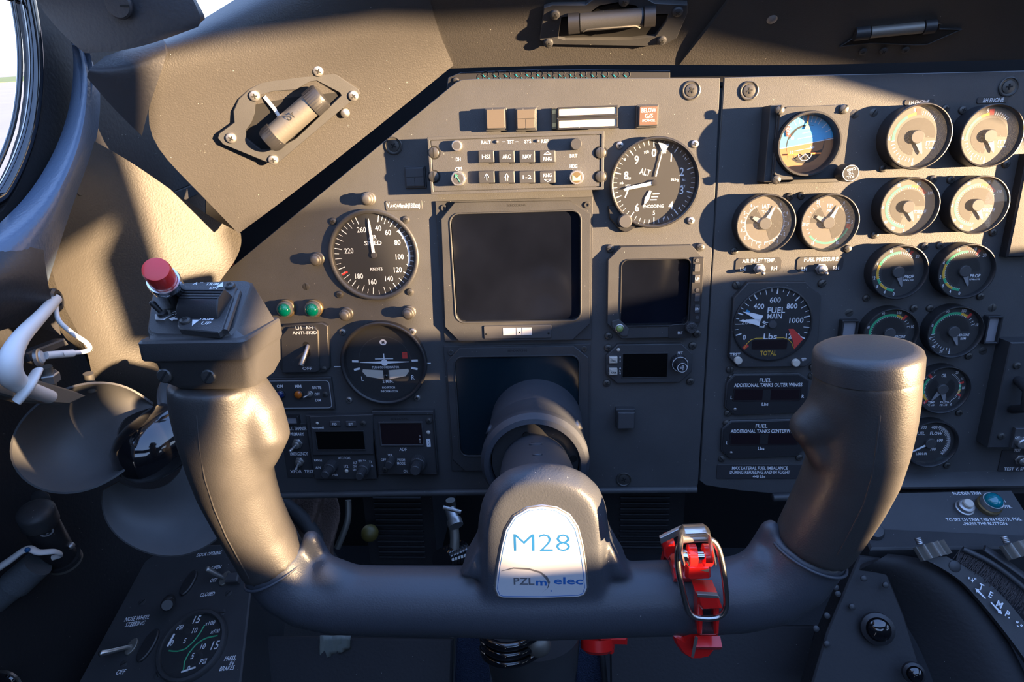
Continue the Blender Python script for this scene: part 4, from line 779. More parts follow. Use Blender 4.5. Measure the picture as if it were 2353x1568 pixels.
# right-hand radio box and speed test switch
t = Thing('radio_panel', 'black upright panel with large lever at the right edge of the picture', 'control panel', PANEL, 2335, 900, 20)
b = MB('unit_paint'); X, Y, w_, h_ = t.R(2300, 788, 2480, 1032, 20); b.box(X, Y, 0, w_, h_, 18, 1); t.add('case', b)
a, c = t.L(2352, 915, 30); b = MB('black_plastic'); b.tube([(a, c+14, 18), (a, c+9, 34), (a, c-8, 36), (a, c-16, 20)], [4, 5, 5, 4], 16, dome=.4); t.add('lever', b)
b = MB('dark_grey'); X, Y, w_, h_ = t.R(2330, 985, 2420, 1030, 22); b.box(X, Y, 17, w_, h_, 5, .5); o = t.add('switch_plate', b); b = MB('ink_white'); t.T(b, 'OFF', 2338, 1006, 6, 22, w=11); t.T(b, 'ON', 2356, 1006, 6, 22, w=9); t.add('lettering', b, parent=o)
a, c = t.L(2350, 1020, 26); b = MB('satin_steel'); b.lathe([(5, 22), (5, 27), (4, 28), (.01, 28)], (a, c), n=22); t.add('switch_bushing', b)
for x, y in ((2336, 840), (2300, 1002)): t.screw(x, y, 3.6, h=18, z=18)
t = placard(2298, 1035, 2420, 1085, 'placard with toggle switch reading TEST V. SPEED', [('TEST', 2338, 1035, 7, 16), ('TEST V. SPEED', 2340, 1078, 7.5, 66)], name='toggle_switch', cat='switch', z=1); toggle(t, 2343, 1056, 1, (0, -2), .9)
t = Thing('radio_panel', 'tall dark box at the right edge above the indicator window', 'control panel', PANEL, 2370, 470, 10); b = MB('black_plastic'); X, Y, w_, h_ = t.R(2338, 352, 2500, 590, 10); b.box(X, Y, 0, w_, h_, 10, 1.5); t.add('case', b)
# flat markings
for x, y in (): pass
# ------------------------------------------------------------------ cockpit shell
def wloft(name, label, cat, rows, mname, kind=None, thick=3, sub=True, group=None, bev=0, W=W):
    """rows of (px,py,h): a panel standing h mm in front of the instrument panel, given real thickness"""
    pts = [[W(*q) for q in r] for r in rows]; c = sum((p for r in pts for p in r), V())/sum(len(r) for r in pts)
    bm = bmesh.new(); vs = [[bm.verts.new(p-c) for p in r] for r in pts]
    for i in range(len(vs)-1):
        for j in range(len(vs[0])-1): bm.faces.new((vs[i][j], vs[i][j+1], vs[i+1][j+1], vs[i+1][j]))
    bmesh.ops.recalc_face_normals(bm, faces=bm.faces); bm.normal_update()
    f = bm.faces[0] if hasattr(bm.faces, 'ensure_lookup_table') and not bm.faces.ensure_lookup_table() else None
    s = sum((f.normal.dot(CAMP-c-f.calc_center_median()) for f in bm.faces))
    if s < 0: bmesh.ops.reverse_faces(bm, faces=bm.faces)
    me = bpy.data.meshes.new(name); bm.to_mesh(me); bm.free(); me.materials.append(MATS[mname])
    ob = bpy.data.objects.new('tmp', me); C.objects.link(ob)
    if sub: q = ob.modifiers.new('s', 'SUBSURF'); q.levels = 2; q.boundary_smooth = 'PRESERVE_CORNERS'
    q = ob.modifiers.new('t', 'SOLIDIFY'); q.thickness = thick*.001; q.offset = -1
    if bev: q = ob.modifiers.new('b', 'BEVEL'); q.width = bev*.001; q.segments = 3; q.limit_method = 'ANGLE'; q.angle_limit = .8
    dg = bpy.context.evaluated_depsgraph_get(); m2 = bpy.data.meshes.new_from_object(ob.evaluated_get(dg)); bpy.data.objects.remove(ob)
    m2.name = name; m2.polygons.foreach_set('use_smooth', [True]*len(m2.polygons)); m2.set_sharp_from_angle(angle=50*D2R)
    if cat is None and kind is None and label is None: return m2, c
    o = bpy.data.objects.new(name, m2); C.objects.link(o); o.location = c; props(o, label, cat, group, kind); return o
def wpart(parent, name, mesh_c, label=None):
    m2, c = mesh_c; o = bpy.data.objects.new(name, m2); C.objects.link(o); o.parent = parent; o.matrix_parent_inverse = MX(); bpy.context.view_layer.update()
    o.matrix_basis = parent.matrix_world.inverted() @ MX.Translation(c)
    if label: o['label'] = label
    return o
def wpoly(pts, thick, mname, bev=1.5, name='slab', W=W):
    """a flat board cut to an outline (px,py,h), its face towards the seat, with real thickness"""
    P = [W(*q) for q in pts]; pl = plane3(P[0], P[len(P)//3], P[2*len(P)//3]); Q = [pl.I @ p*1000 for p in P]
    b = MB(mname); b.prism([(q.x, q.y) for q in Q], -thick, 0, bev); return b, pl

# glareshield: padded lower face above the panel, leaning out over it
def gs(px, py, h): return (px, py, h)
g_rows = [[(1015, 158, 22), (1200, 152, 22), (1400, 148, 22), (1575, 150, 19)], [(1000, 100, 40), (1200, 85, 40), (1400, 80, 40), (1614, 95, 34)], [(980, 30, 62), (1200, 10, 62), (1400, 5, 62), (1682, 20, 55)], [(960, -60, 92), (1200, -90, 92), (1400, -90, 92), (1745, -70, 84)], [(950, -170, 100), (1200, -200, 100), (1400, -200, 100), (1800, -190, 92)]]
gl = wloft('glareshield', 'dark padded glareshield section over the left panel, with inset lamp', 'glareshield', g_rows, 'pad_vinyl', thick=8)
g_rows = [[(1561, 149, 21), (1800, 151, 21), (2050, 145, 21), (2900, 122, 21)], [(1585, 118, 33), (1800, 110, 33), (2050, 104, 33), (2920, 80, 33)], [(1680, 0, 66), (1850, 0, 66), (2050, 0, 66), (2950, -25, 66)], [(1740, -110, 96), (1900, -110, 96), (2050, -110, 96), (3000, -110, 96)], [(1800, -210, 104), (1950, -210, 104), (2100, -210, 104), (3060, -210, 104)]]
gr_ = wloft('glareshield', 'plain brown-black glareshield section over the right panel, with slanted slot', 'glareshield', g_rows, 'pad_vinyl', thick=8)
# left gusset
R0 = [(548, 537, 48), (640, 470, 44), (760, 377, 40), (900, 266, 34), (1042, 150, 28)]
R1 = [(430, 415, 78), (560, 330, 70), (700, 240, 62), (880, 140, 54), (1010, 80, 48)]
R2 = [(330, 315, 104), (430, 240, 98), (560, 170, 90), (800, 70, 78), (990, 10, 70)]
R3 = [(348, 200, 116), (440, 160, 108), (560, 100, 98), (720, 20, 88), (975, -60, 86)]
R4 = [(372, 118, 118), (450, 95, 110), (560, 35, 100), (680, -30, 92), (960, -120, 96)]
R5 = [(376, 98, 108), (452, 68, 98), (552, 12, 86), (660, -50, 80), (950, -160, 90)]
R6 = [(372, 92, 88), (450, 55, 78), (545, -5, 66), (650, -70, 60), (940, -180, 80)]
gg = wloft('glareshield', 'big padded corner panel of the glareshield, angled at upper left with round-ended lamp', 'glareshield', [R0, R1, R2, R3, R4, R5, R6], 'pad_vinyl', thick=6)
# end cap over the corner
cap = wloft('corner_cap', 'dark vinyl end cap folded over the left corner of the glareshield', 'trim cap', [[(326, 312, 110), (262, 252, 126), (200, 178, 140)], [(346, 230, 119), (270, 196, 131), (202, 166, 142)], [(384, 130, 122), (290, 165, 134), (206, 160, 142)], [(380, 112, 121), (290, 148, 130), (212, 152, 136)], [(376, 90, 112), (290, 124, 118), (232, 138, 122)], [(368, 84, 90), (290, 112, 96), (240, 130, 100)]], 'dark_vinyl', thick=3)
# dark structure behind gaps: frame between panel and glareshield
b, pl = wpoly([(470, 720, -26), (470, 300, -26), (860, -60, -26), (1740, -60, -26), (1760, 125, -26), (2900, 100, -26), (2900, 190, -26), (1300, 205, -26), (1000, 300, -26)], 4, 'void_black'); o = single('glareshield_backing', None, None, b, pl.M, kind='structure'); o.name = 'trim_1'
t = Thing('perforated_strip', 'dark perforated vent strip in the gap under the glareshield', 'vent strip', PANEL, 1280, 172, 4)
b = MB('black_plastic'); b.prism(t.PP([(1026, 205), (1030, 178), (1060, 166), (1250, 158), (1540, 162), (1540, 185), (1100, 186), (1070, 190)], -5), -9, -5, .4); t.add('strip', b)
b = MB('chrome')
for i in range(14):
    for r in (0, 1):
        x = 1104+i*25+r*12; y = 176-.0*i-r*7+abs(i-6)*.3
        if y > 186 or x > 1490: continue
        a, c = t.L(x, y, -5); b.X = None; L = MB('black_plastic'); L.lathe([(3.1, -4.9), (3.0, -4.6), (2.5, -4.5), (2.4, -6)], (a, c), n=16, cap1=True); L.m('teal_lens_glint').arc(190, 260, 1.9, 2.6, -4.3, (a, c)); t.add('vent_hole', L)  # teal arcs are sky glints painted on the hole rims
t.screw(1048, 186, 3, h=-5, z=-5)
# board behind / below the panel: firewall
fw = MB('void_black'); fw.box(0, 0, 0, 1490, 1060, 8); M = PANEL.M @ MX.Translation((.31, -.43, -.36)); single('wall_front', None, None, fw, M, kind='structure')
fl = MB('wall_black'); fl.box(0, 0, 0, 2600, 2600, 10); single('floor', None, None, fl, MX.Translation((.1, -.35, CAMP.z-.82)), kind='structure')
# side padded panel (leather), left of the diagonal gap
rows = [[(212, 322, 105), (300, 370, 80), (400, 442, 55), (500, 510, 28), (553, 536, 12)],
        [(170, 420, 130), (260, 440, 98), (370, 500, 66), (470, 545, 38), (557, 565, 12)],
        [(120, 520, 158), (210, 540, 118), (330, 570, 82), (440, 590, 50), (535, 612, 22)],
        [(108, 600, 165), (170, 640, 130), (290, 660, 94), (400, 670, 66), (490, 660, 34)],
        [(150, 720, 150), (200, 750, 126), (290, 770, 98), (380, 780, 72), (450, 760, 45)],
        [(205, 800, 135), (240, 840, 118), (310, 860, 94), (380, 880, 72), (440, 880, 50)],
        [(215, 900, 110), (250, 920, 100), (310, 940, 80), (380, 950, 60), (440, 950, 40)]]
sp = wloft('side_padding', 'padded brown leather side panel left of the instrument panel, with a worn oval patch', 'padding', rows, 'leather', thick=12)
# left side wall with the oval side window
XL = -.37
M = MX(((0, 0, 1, XL), (1, 0, 0, 0), (0, 1, 0, 0), (0, 0, 0, 1))); LW = Plane(M)       # local x -> world Y (forward), y -> up, z -> into the cabin
def WL(px, py, h=0): return LW.M @ (LW.hit(px, py, h)*.001)
rim = [(66, -60), (82, 20), (93, 90), (97, 150), (95, 220), (84, 300), (62, 370), (32, 435), (0, 482)]
q = [LW.hit(*p) for p in rim]; x_ = min(p.x for p in q); cyv = (q[0].y+q[-1].y)/2
pts = [(p.x, p.y) for p in q]; mxx = pts[-1][0]; oval = pts+[(mxx-(p[0]-mxx)-120, p[1]) for p in reversed(pts)]
ZL = LW.hit(0, 600).y
b = MB('wall_black'); b.box(-300, (ZL-150)/2, 0, 2400, ZL+150, 14); single('wall_left', None, None, b, LW.M @ MX.Translation((0, 0, -.135)), kind='structure')
b = MB('wall_black'); b.box(-300, ZL-6, -125, 2400, 12, 125, 1); o = single('trim_6', None, None, b, LW.M, kind='structure')
b = MB('wall_black'); X0 = sum(p[0] for p in oval)/len(oval); Y0 = sum(p[1] for p in oval)/len(oval)
b.frame([(-1500, ZL), (900, ZL), (900, 1170), (600, 1220), (400, 1600), (-1500, 1600)], oval, -14, 0, 2, ci=(X0, Y0), dz=-14); single('wall_left', None, None, b, LW.M, kind='structure')
rt = Thing('window_frame', None, None, LW, 60, 370); bpy.data.objects.remove(rt.e)
e = bpy.data.objects.new('window_1', None); C.objects.link(e); e['kind'] = 'structure'; e.matrix_world = LW.M @ MX.Translation((X0*.001, Y0*.001, 0))
def smooth_loop(P, n=4):
    for _ in range(n):
        Q = []
        for i in range(len(P)): a = V(P[i]); c = V(P[(i+1) % len(P)]); Q += [a*.75+c*.25, a*.25+c*.75]
        P = Q
    return P
so_ = smooth_loop([(p[0]-X0, p[1]-Y0, 0) for p in oval], 3)
b = MB('gloss_black'); sJ = inset([(p.x, p.y) for p in so_], 3.5); b.tube([(p[0], p[1], -1) for p in sJ], 4.6, 12, closed=True); c1 = bpy.data.objects.new('window_seal', b.mesh('window_seal', ang=80)); C.objects.link(c1); c1.parent = e
b = MB('gloss_black'); 
sI = inset([(p.x, p.y) for p in so_], 11); b.tube([(p[0], p[1], -7) for i, p in enumerate(sI)], 1.8, 10, closed=True)
c1 = bpy.data.objects.new('inner_seal', b.mesh('inner_seal', ang=80)); C.objects.link(c1); c1.parent = e
b = MB('window_glass'); b.prism([(p[0], p[1]) for p in inset([(p.x, p.y) for p in so_], 3)], -9, -7); c1 = bpy.data.objects.new('pane', b.mesh('pane')); C.objects.link(c1); c1.parent = e
# padded trim around the side window
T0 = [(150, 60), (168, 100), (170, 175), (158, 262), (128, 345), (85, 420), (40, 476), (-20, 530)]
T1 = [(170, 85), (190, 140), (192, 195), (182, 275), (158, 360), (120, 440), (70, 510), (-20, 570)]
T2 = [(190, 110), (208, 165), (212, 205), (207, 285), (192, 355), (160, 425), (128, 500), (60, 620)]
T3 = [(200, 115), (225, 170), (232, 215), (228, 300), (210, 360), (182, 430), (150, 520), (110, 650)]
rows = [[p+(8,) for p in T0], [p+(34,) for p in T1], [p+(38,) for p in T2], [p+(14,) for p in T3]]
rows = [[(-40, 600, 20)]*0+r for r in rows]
wloft('window_surround', 'padded trim, tinted with blue sky light, curving around the oval side window', 'window trim', rows, 'trim_vinyl_skylit', thick=6, W=WL)
rows = [[(-30, 570, 26), (40, 560, 34), (100, 575, 36)], [(-30, 640, 44), (50, 620, 46), (110, 660, 36)], [(-30, 700, 36), (60, 680, 34), (128, 720, 20)], [(-30, 770, 16), (60, 740, 16), (140, 770, 8)]]
wloft('side_padding', 'black vinyl side padding below the window trim at the left edge', 'padding', rows, 'dark_vinyl', thick=6, W=WL)
# windscreen pillar pad at upper left
rows = [[(60, -90, 60), (76, 8, 60), (165, 100, 60), (195, 122, 58)], [(180, -90, 66), (190, 0, 66), (240, 90, 62), (260, 120, 60)], [(330, -90, 66), (330, 0, 66), (335, 80, 62), (340, 105, 60)], [(405, -90, 60), (443, 0, 60), (465, 42, 60), (455, 62, 58)]]
rows = [[(a, c, h+20) for a, c, h in r] for r in rows]
pp = wloft('pillar_padding', 'black padded windscreen pillar cover with a round button, upper left', 'padding', [[(a, c, h+60) for a, c, h in r] for r in rows], 'dark_vinyl', thick=8)
b = MB('dark_vinyl'); b.lathe([(9, 0), (9, 1.5), (8, 2.6), (.01, 3)], n=28); b.m('slot_dark').box(5, -1, 2.4, 6, 1.2, .8)
P0 = W(275, 10, 148); P1 = W(330, 10, 148); P2 = W(275, 60, 146); pl_ = plane3(P0, P1, P2); me_ = b.mesh('button'); o = bpy.data.objects.new('button', me_); C.objects.link(o); o.parent = pp; bpy.context.view_layer.update(); o.matrix_basis = pp.matrix_world.inverted() @ pl_.M
# outer world
g_ = MB('concrete'); g_.box(0, 0, 0, 800000, 800000, 100); single('apron_ground', 'pale concrete apron outside the side window', 'ground', g_, MX.Translation((0, 0, -1.2)), kind='structure')
g_ = MB('grass'); g_.box(0, 0, 0, 60000, 500000, 30); single('grass_strip', 'strip of green grass beyond the apron', 'grass', g_, MX.Translation((-130, 0, -1.08)), kind='structure')
for i in range(12):
    bm = bmesh.new(); bmesh.ops.create_icosphere(bm, subdivisions=3, radius=1)
    for v in bm.verts: v.co *= 1+random.uniform(-.18, .18); v.co.z *= .8
    sz = random.uniform(5, 7); yy = -30+i*16+random.uniform(-1, 1)
    me = bpy.data.meshes.new('crown'); bm.to_mesh(me); bm.free(); me.materials.append(MATS['tree_leaf']); t_ = bpy.data.objects.new('distant_tree', None); C.objects.link(t_); t_.location = (-175+random.uniform(-4, 4), yy+20, -1.1)
    props(t_, 'one of the low brown trees on the horizon outside the side window', 'tree', 'trees on the horizon'); c1 = bpy.data.objects.new('crown', me); C.objects.link(c1); c1.parent = t_; c1.scale = (sz*.9, sz, sz*.6); c1.location = (0, 0, sz*.5)
    b = MB('tree_leaf'); b.tube([(0, 0, 0), (0, 0, sz*300)], [300, 180], 8); c2 = bpy.data.objects.new('trunk', b.mesh('trunk')); C.objects.link(c2); c2.parent = t_
# right wall, window shaped for sun patches, ceiling, rear bulkhead: they shade the cabin
XR = 1.0
RW = Plane(MX(((0, 0, -1, XR), (1, 0, 0, 0), (0, 1, 0, 0), (0, 0, 0, 1))))
def sunpt(p): k = (XR-p.x)/SUND.x; q = p+SUND*k; return (q.y*1000, q.z*1000)
AP = [(1850, 173, 0), (2085, 238, 0), (2353, 330, 0), (2420, 470, 0), (2353, 560, 0), (1960, 605, 0), (1640, 640, 0), (1000, 800, 0)]
ap = [sunpt(W(*p)) for p in AP]
# ------------------------------------------------------------------ control yoke
HY = DP*1000-290
YP = Plane(PANEL.M @ MX.Translation((0, 0, HY*.001)))
ap += [sunpt(YP.M @ (YP.hit(*p)*.001)) for p in ((1260, 1290, 20), (660, 1350, 15))]
print('DP', DP, 'HY', HY, 'APERTURE', [(round(a), round(b)) for a, b in ap])
ymin = min(a for a, _ in ap)
zs = ap[-1][1]
poly = [ap[0]]+ap[1:7]+[(-27, 1085), (-34, 1010), (-68, 1010), (-80, 1094), (-150, 1098), (-270, 1096), (-352, 1096), (-385, 1136), (-378, 1180), (-363, 1205), (-352, 1232), (-300, 1250), (-234, 1262), (-228, 1330), (-206, 1378), (-70, 1378), (30, 1362), (105, 1326)]
b = MB('wall_black'); X0 = sum(p[0] for p in poly)/len(poly); Y0 = sum(p[1] for p in poly)/len(poly)
b.frame([(-1500, -850), (1100, -850), (1100, 1600), (-1500, 1600)], poly, -14, 0, 2, ci=(-60, 1200), dz=-14); b.prism(poly, -8, -5) if 0 else None
single('wall_right', None, None, b, RW.M, kind='structure')
b = MB('wall_black'); b.prism([(-204, 1080), (-232, 1080), (-234, 1150), (-250, 1156), (-250, 1235), (-228, 1260), (-226, 1400), (-204, 1400)], -14, 0, 1); single('sun_blocker_2', None, None, b, RW.M, kind='structure')  # unseen block added to shade the right grip and the leather
b = MB('wall_black'); b.prism([(-298, 1080), (-338, 1080), (-336, 1166), (-312, 1168), (-300, 1130)], -14, 0, 1); single('sun_blocker_4', None, None, b, RW.M, kind='structure')  # unseen block added to keep sun off the left of the hub
b = MB('wall_black'); b.prism([(-18, 1047), (-18, 1094), (-86, 1100), (-86, 1050)], -14, 2, 1); single('sun_blocker_5', None, None, b, RW.M, kind='structure')  # unseen bar added to keep sun off the turn coordinator
b = MB('sun_filter_tint'); b.prism(rrect(-82, 1160, 96, 150, 10), 2, 5); single('sun_filter_3', None, None, b, RW.M, kind='structure')  # tinted sheet added out of view to dim sun on the left panel
b = MB('window_glass'); 
o = bpy.data.objects.new('window_2', b.prism(poly, -12, -10).mesh('window_2')); C.objects.link(o); o.matrix_world = RW.M; o['kind'] = 'structure'
b = MB('wall_black'); b.frame([(-740, -700), (740, -700), (740, 700), (-740, 700)], rrect(0, -60, 1300, 900, 60), 0, 20, 2); single('ceiling', None, None, b, MX.Translation((.31, -1.02, 1.60)), kind='structure')  # roof opening added to let sky light down on the yoke
b = MB('wall_black'); b.box(0, 0, 0, 1500, 1700, 20); single('wall_back', None, None, b, MX.Translation((.31, -1.5, .8)) @ MX.Rotation(math.pi/2, 4, 'X'), kind='structure')

def addw(t, name, b, M, parent=None, ang=38, label=None):
    me = b if isinstance(b, bpy.types.Mesh) else b.mesh(name, ang=ang); o = bpy.data.objects.new(name, me); C.objects.link(o); o.parent = parent or t.e
    base = t.e.matrix_world @ parent.matrix_basis if parent else t.e.matrix_world
    o.matrix_basis = base.inverted() @ M
    if label: o['label'] = label
    return o
from mathutils.bvhtree import BVHTree
def surf(ob_mesh, M, pts, off=0):
    """where sight lines meet a built surface"""
    vs = [M @ v.co for v in ob_mesh.vertices]; bv = BVHTree.FromPolygons(vs, [tuple(p.vertices) for p in ob_mesh.polygons]); o = []
    for px, py in pts:
        loc, nor, idx, d = bv.ray_cast(CAMP, ray(px, py).normalized())
        if loc is not None: o.append((loc+nor*off*.001, nor))
    return o
Y = Thing('control_yoke', 'grey U-shaped control yoke with white M28 badge on its hub', 'control yoke', YP, 1245, 1270)
YM = Y.e.matrix_world
def yp(px, py, z=0): return Y.L(px, py, z)+(z,)
def ytube(b, pts, n=22, flat=1, dome=0, zf=1):           # pts: (px, py, z, radius px)
    b.tube([yp(x, y, z) for x, y, z, r in pts], [r*Y.s for x, y, z, r in pts], n, flat=flat, dome=dome, up=(0, 0, 1)); return b
b = MB('yoke_paint')
ytube(b, [(625, 1285, 0, 80), (637, 1303, 0, 80), (662, 1336, 0, 82), (705, 1363, 0, 82), (770, 1377, 0, 82), (860, 1380, 0, 82), (1000, 1381, 0, 82), (1150, 1383, 0, 84), (1240, 1385, 0, 86), (1350, 1381, 0, 86), (1450, 1376, 0, 86), (1600, 1372, 0, 86), (1700, 1366, 0, 86), (1768, 1350, 0, 86), (1822, 1315, 0, 86), (1852, 1274, 0, 84), (1862, 1256, 0, 83)], 28, flat=.92)
hub = [(1098, 1400), (1098, 1300), (1099, 1200), (1108, 1150), (1130, 1108), (1165, 1080), (1210, 1066), (1250, 1063), (1295, 1068), (1340, 1086), (1375, 1118), (1392, 1160), (1398, 1210), (1402, 1300), (1404, 1400)]
def hubl(z, k, ty): return [yp(1249+(x-1249)*k, (y-1400)*ty+1400, z) for x, y in hub]
b.loops([hubl(-22, .97, .985), hubl(-12, 1, 1), hubl(2, 1, 1), hubl(9, .96, .945), hubl(15, .87, .865)])
for c_, q in (((1086, 1270), ((1102, 1235), (1060, 1305), (1110, 1310))), ((0, 0), ((1398, 1225), (1445, 1305), (1390, 1310)))):
    b.prism([yp(x, y, 0)[:2] for x, y in q], -16, 12, 3)
ytube(b, [(735, 1290, -8, 30), (722, 1255, -6, 26), (714, 1236, -4, 22)], 14, dome=.9); ytube(b, [(1745, 1290, -8, 40), (1762, 1240, -6, 28), (1772, 1215, -4, 24)], 14, dome=.9)
ytube(b, [(740, 1310, 0, 40), (765, 1330, 0, 50), (800, 1350, 0, 55)], 14, dome=.5); ytube(b, [(1690, 1330, 0, 50), (1730, 1310, 0, 45), (1756, 1280, 0, 36)], 14, dome=.5)
body = blobmesh(b, .0016, 24, 'yoke_body', matname='yoke_paint'); ybody = Y.add('yoke_body', body)
# badge
BO = [(1141, 1371), (1134, 1352), (1140, 1300), (1148, 1255), (1158, 1215), (1178, 1183), (1210, 1165), (1245, 1160), (1280, 1165), (1310, 1182), (1330, 1212), (1341, 1255), (1348, 1300), (1353, 1350), (1346, 1368), (1330, 1374), (1245, 1377), (1155, 1376)]
zb = 15.2; bo = [yp(x, y, zb)[:2] for x, y in BO]; b = MB('satin_steel'); b.prism(bo, 12, zb+.2, .4); bd = Y.add('badge', b)
b = MB('white_lacquer'); i1 = inset(MB().ccw(bo), 1.0); b.prism(i1, zb, zb+.7, .3); Y.add('badge_face', b, parent=bd)
b = MB('ink_navy'); b.frame(inset(MB().ccw(bo), 2.0), inset(MB().ccw(bo), 2.3), zb+.6, zb+.8, .02)
b.m('ink_blue'); Y.T(b, 'M28', 1245, 1247, 45, zb+.7, w=122, bold=-.012); b.m('ink_silver'); Y.T(b, 'PZL', 1204, 1336, 18, zb+.7, w=46, bold=.02)
b.m('ink_navy'); Y.T(b, 'm', 1244, 1338, 18, zb+.7, w=24, bold=.025); Y.T(b, 'elec', 1306, 1335, 18, zb+.7, w=64, bold=.022); x, y, _ = yp(1266, 1314); b.lathe([(.5, zb+.75), (.01, zb+.8)], (x, y), n=12)
b.m('ink_silver')
sw = [(1152, 1311, 1), (1180, 1304, 3), (1215, 1306, 4), (1242, 1314, 4.5), (1258, 1326, 4.5), (1264, 1338, 4), (1260, 1350, 3), (1246, 1360, .6)]
L_ = [Y.L(x, y-r/2, zb)+(zb+.78,) for x, y, r in sw]; R_ = [Y.L(x-(r if i > 3 else 0), y+r/2, zb)+(zb+.78,) for i, (x, y, r) in enumerate(sw)]
b.add(L_+R_, [(i, 8+i, 9+i, 1+i) for i in range(7)]); Y.add('lettering', b, parent=bd)
# left grip
b = MB('grip_rubber')
ytube(b, [(497, 872, 10, 94), (505, 935, 10, 96), (516, 1000, 10, 93), (528, 1060, 9, 88), (543, 1115, 7, 84), (566, 1172, 5, 79), (594, 1228, 2, 77), (620, 1275, 0, 77), (634, 1299, 0, 77)], 28)
ytube(b, [(545, 890, 8, 60), (582, 950, 8, 64), (604, 1003, 8, 58), (592, 1040, 8, 48), (562, 1085, 8, 44)], 20, dome=.9)
lg = blobmesh(b, .0016, 16, 'grip', matname='grip_rubber'); og = Y.add('grip', lg, label='left rubber grip under the switch box')
def seam(mesh, pts, w=.45, name='mould_seam', m='grip_rubber', off=-.1, parent=None):
    s_ = surf(mesh, YM, pts, off)
    if len(s_) > 2: bb = MB(m); bb.tube([tuple((YM.inverted() @ p)*1000) for p, n in s_], w, 8); return Y.add(name, bb, parent=parent)
seam(lg, [(449+i*0, 905) for i in (0,)]+[(452, 960), (458, 1030), (470, 1100), (492, 1170), (520, 1235), (550, 1290), (572, 1330)], parent=og)
b = MB('grip_rubber')                                     # end collar ring at the joints
def jring(px0, py0, px1, py1, r, name):
    p0, p1 = V(yp(px0, py0, 0)), V(yp(px1, py1, 0)); d = (p1-p0).normalized(); b = MB('yoke_paint'); c = (p0+p1)/2
    u = V((0, 0, 1)); s_ = d.cross(u); b.tube([c+u*math.cos(k*math.pi/24)*r+s_*math.sin(k*math.pi/24)*r for k in range(48)], .9, 8, closed=True); Y.add(name, b, ang=80)
jring(630, 1296, 640, 1312, 77.5*Y.s, 'joint_ring'); jring(1850, 1278, 1862, 1256, 83.5*Y.s, 'joint_ring')
# right grip
b = MB('grip_rubber')
ytube(b, [(1990, 850, 8, 96), (1989, 905, 8, 95), (1984, 960, 8, 94), (1974, 1020, 8, 92), (1958, 1080, 6, 91), (1930, 1140, 4, 89), (1897, 1200, 2, 86), (1866, 1252, 0, 83)], 28)
ytube(b, [(1970, 900, 8, 80), (1930, 945, 8, 74), (1893, 970, 8, 56), (1853, 985, 8, 40)], 20, dome=.8); ytube(b, [(1860, 992, 8, 30), (1900, 1035, 10, 44), (1945, 1075, 10, 46), (1965, 1090, 8, 44)], 16, dome=.9)
rg = blobmesh(b, .0016, 14, 'grip', matname='grip_rubber'); og2 = Y.add('grip', rg, label='right rubber grip with thumb ridge')
seam(rg, [(2026, 885), (2022, 960), (2012, 1040), (2003, 1100), (1985, 1160), (1955, 1220), (1925, 1275)], parent=og2)
b = MB('box_plastic'); c = V(yp(1990, 856, 8)); c2 = V(yp(1992, 812, 8)); d = (c2-c); r = 97*Y.s
b.tube([c, c+d*.9, c+d*1.15, c+d*1.28, c+d*1.34], [r, r, r*.97, r*.9, r*.78], 40); Y.add('grip_cap', b, ang=60)
# switch box on the left grip
zf, zk = 32, -10
fx0, fx1 = yp(313, 800, zf)[0], yp(562, 800, zf)[0]; ft, fb_ = yp(400, 785, zf)[1], yp(400, 831, zf)[1]; fl_ = yp(400, 897, 30)[1]
def zrect(x0, x1, z0, z1, y, r=4): return [(x, y, z) for x, z in rrect((x0+x1)/2, (z0+z1)/2, x1-x0, z1-z0, r)]
b = MB('box_plastic'); b.loops([zrect(fx0+.4, fx1-.4, zk, zf-.4, fb_, 3), zrect(fx0, fx1, zk, zf, fb_+1, 3), zrect(fx0, fx1, zk, zf, ft-1, 3), zrect(fx0+.8, fx1-.8, zk+.5, zf-.8, ft, 3)]); Y.add('switch_housing_flange', b)
b = MB('box_plastic'); b.loops([zrect(fx0+9, fx1-3, zk+6, zf-7, fl_-1.5, 6), zrect(fx0+6, fx1-1.5, zk+2, zf-3.5, fl_+3, 4), zrect(fx0+5, fx1-1, zk+1, zf-2.5, fb_-2, 3), zrect(fx0+2, fx1-.5, zk+.5, zf-1, fb_, 3), ]); hb = Y.add('switch_housing_base', b)
for x, y in ((380, 863), (481, 865)): a, c_ = Y.L(x, y, 29); b = MB('screw_black'); b.lathe([(3.6, 28), (3.6, 30), (3, 30.6), (.01, 30.8)], (a, c_), n=22); b.m('slot_dark').X = MX.Translation((a, c_, 30.2)) @ MX.Rotation(.9, 4, 'Z'); b.box(0, 0, 0, 6.4, .9, .75); Y.add('screw', b, parent=hb)
# sloped control face
TL, TR, BR, BL = V(yp(352, 652, -8)), V(yp(586, 642, -8)), V(yp(534, 772, 28)), V(yp(334, 770, 28))
b = MB('box_plastic'); bot = [V((fx0+3, ft-.2, zk+2)), V((fx1-1.5, ft-.2, zk+2)), V((fx1-3, ft-.2, zf-3)), V((fx0+3, ft-.2, zf-3))]
top = [TL, TR, BR, BL]
def ringq(q, k): 
    o = []
    for i in range(4):
        p, a, c_ = q[i], q[i-1], q[(i+1) % 4]; u = (a-p).normalized()*k; w_ = (c_-p).normalized()*k; o += [p+u, p+u*.3+w_*.3, p+w_]
    return o
cen = sum(top, V())/4; nrm = (TR-TL).cross(BL-TL).normalized(); nrm = -nrm if nrm.z < 0 else nrm
b.loops([ringq(bot, 4), [p-nrm*1.2 for p in ringq(top, 5)], [p+(cen-p).normalized()*1.2 for p in ringq(top, 5)]]); sb = Y.add('switch_housing_top', b, ang=30)
fp = plane3(YM @ (BL*.001), YM @ (BR*.001), YM @ (TL*.001)); iM = fp
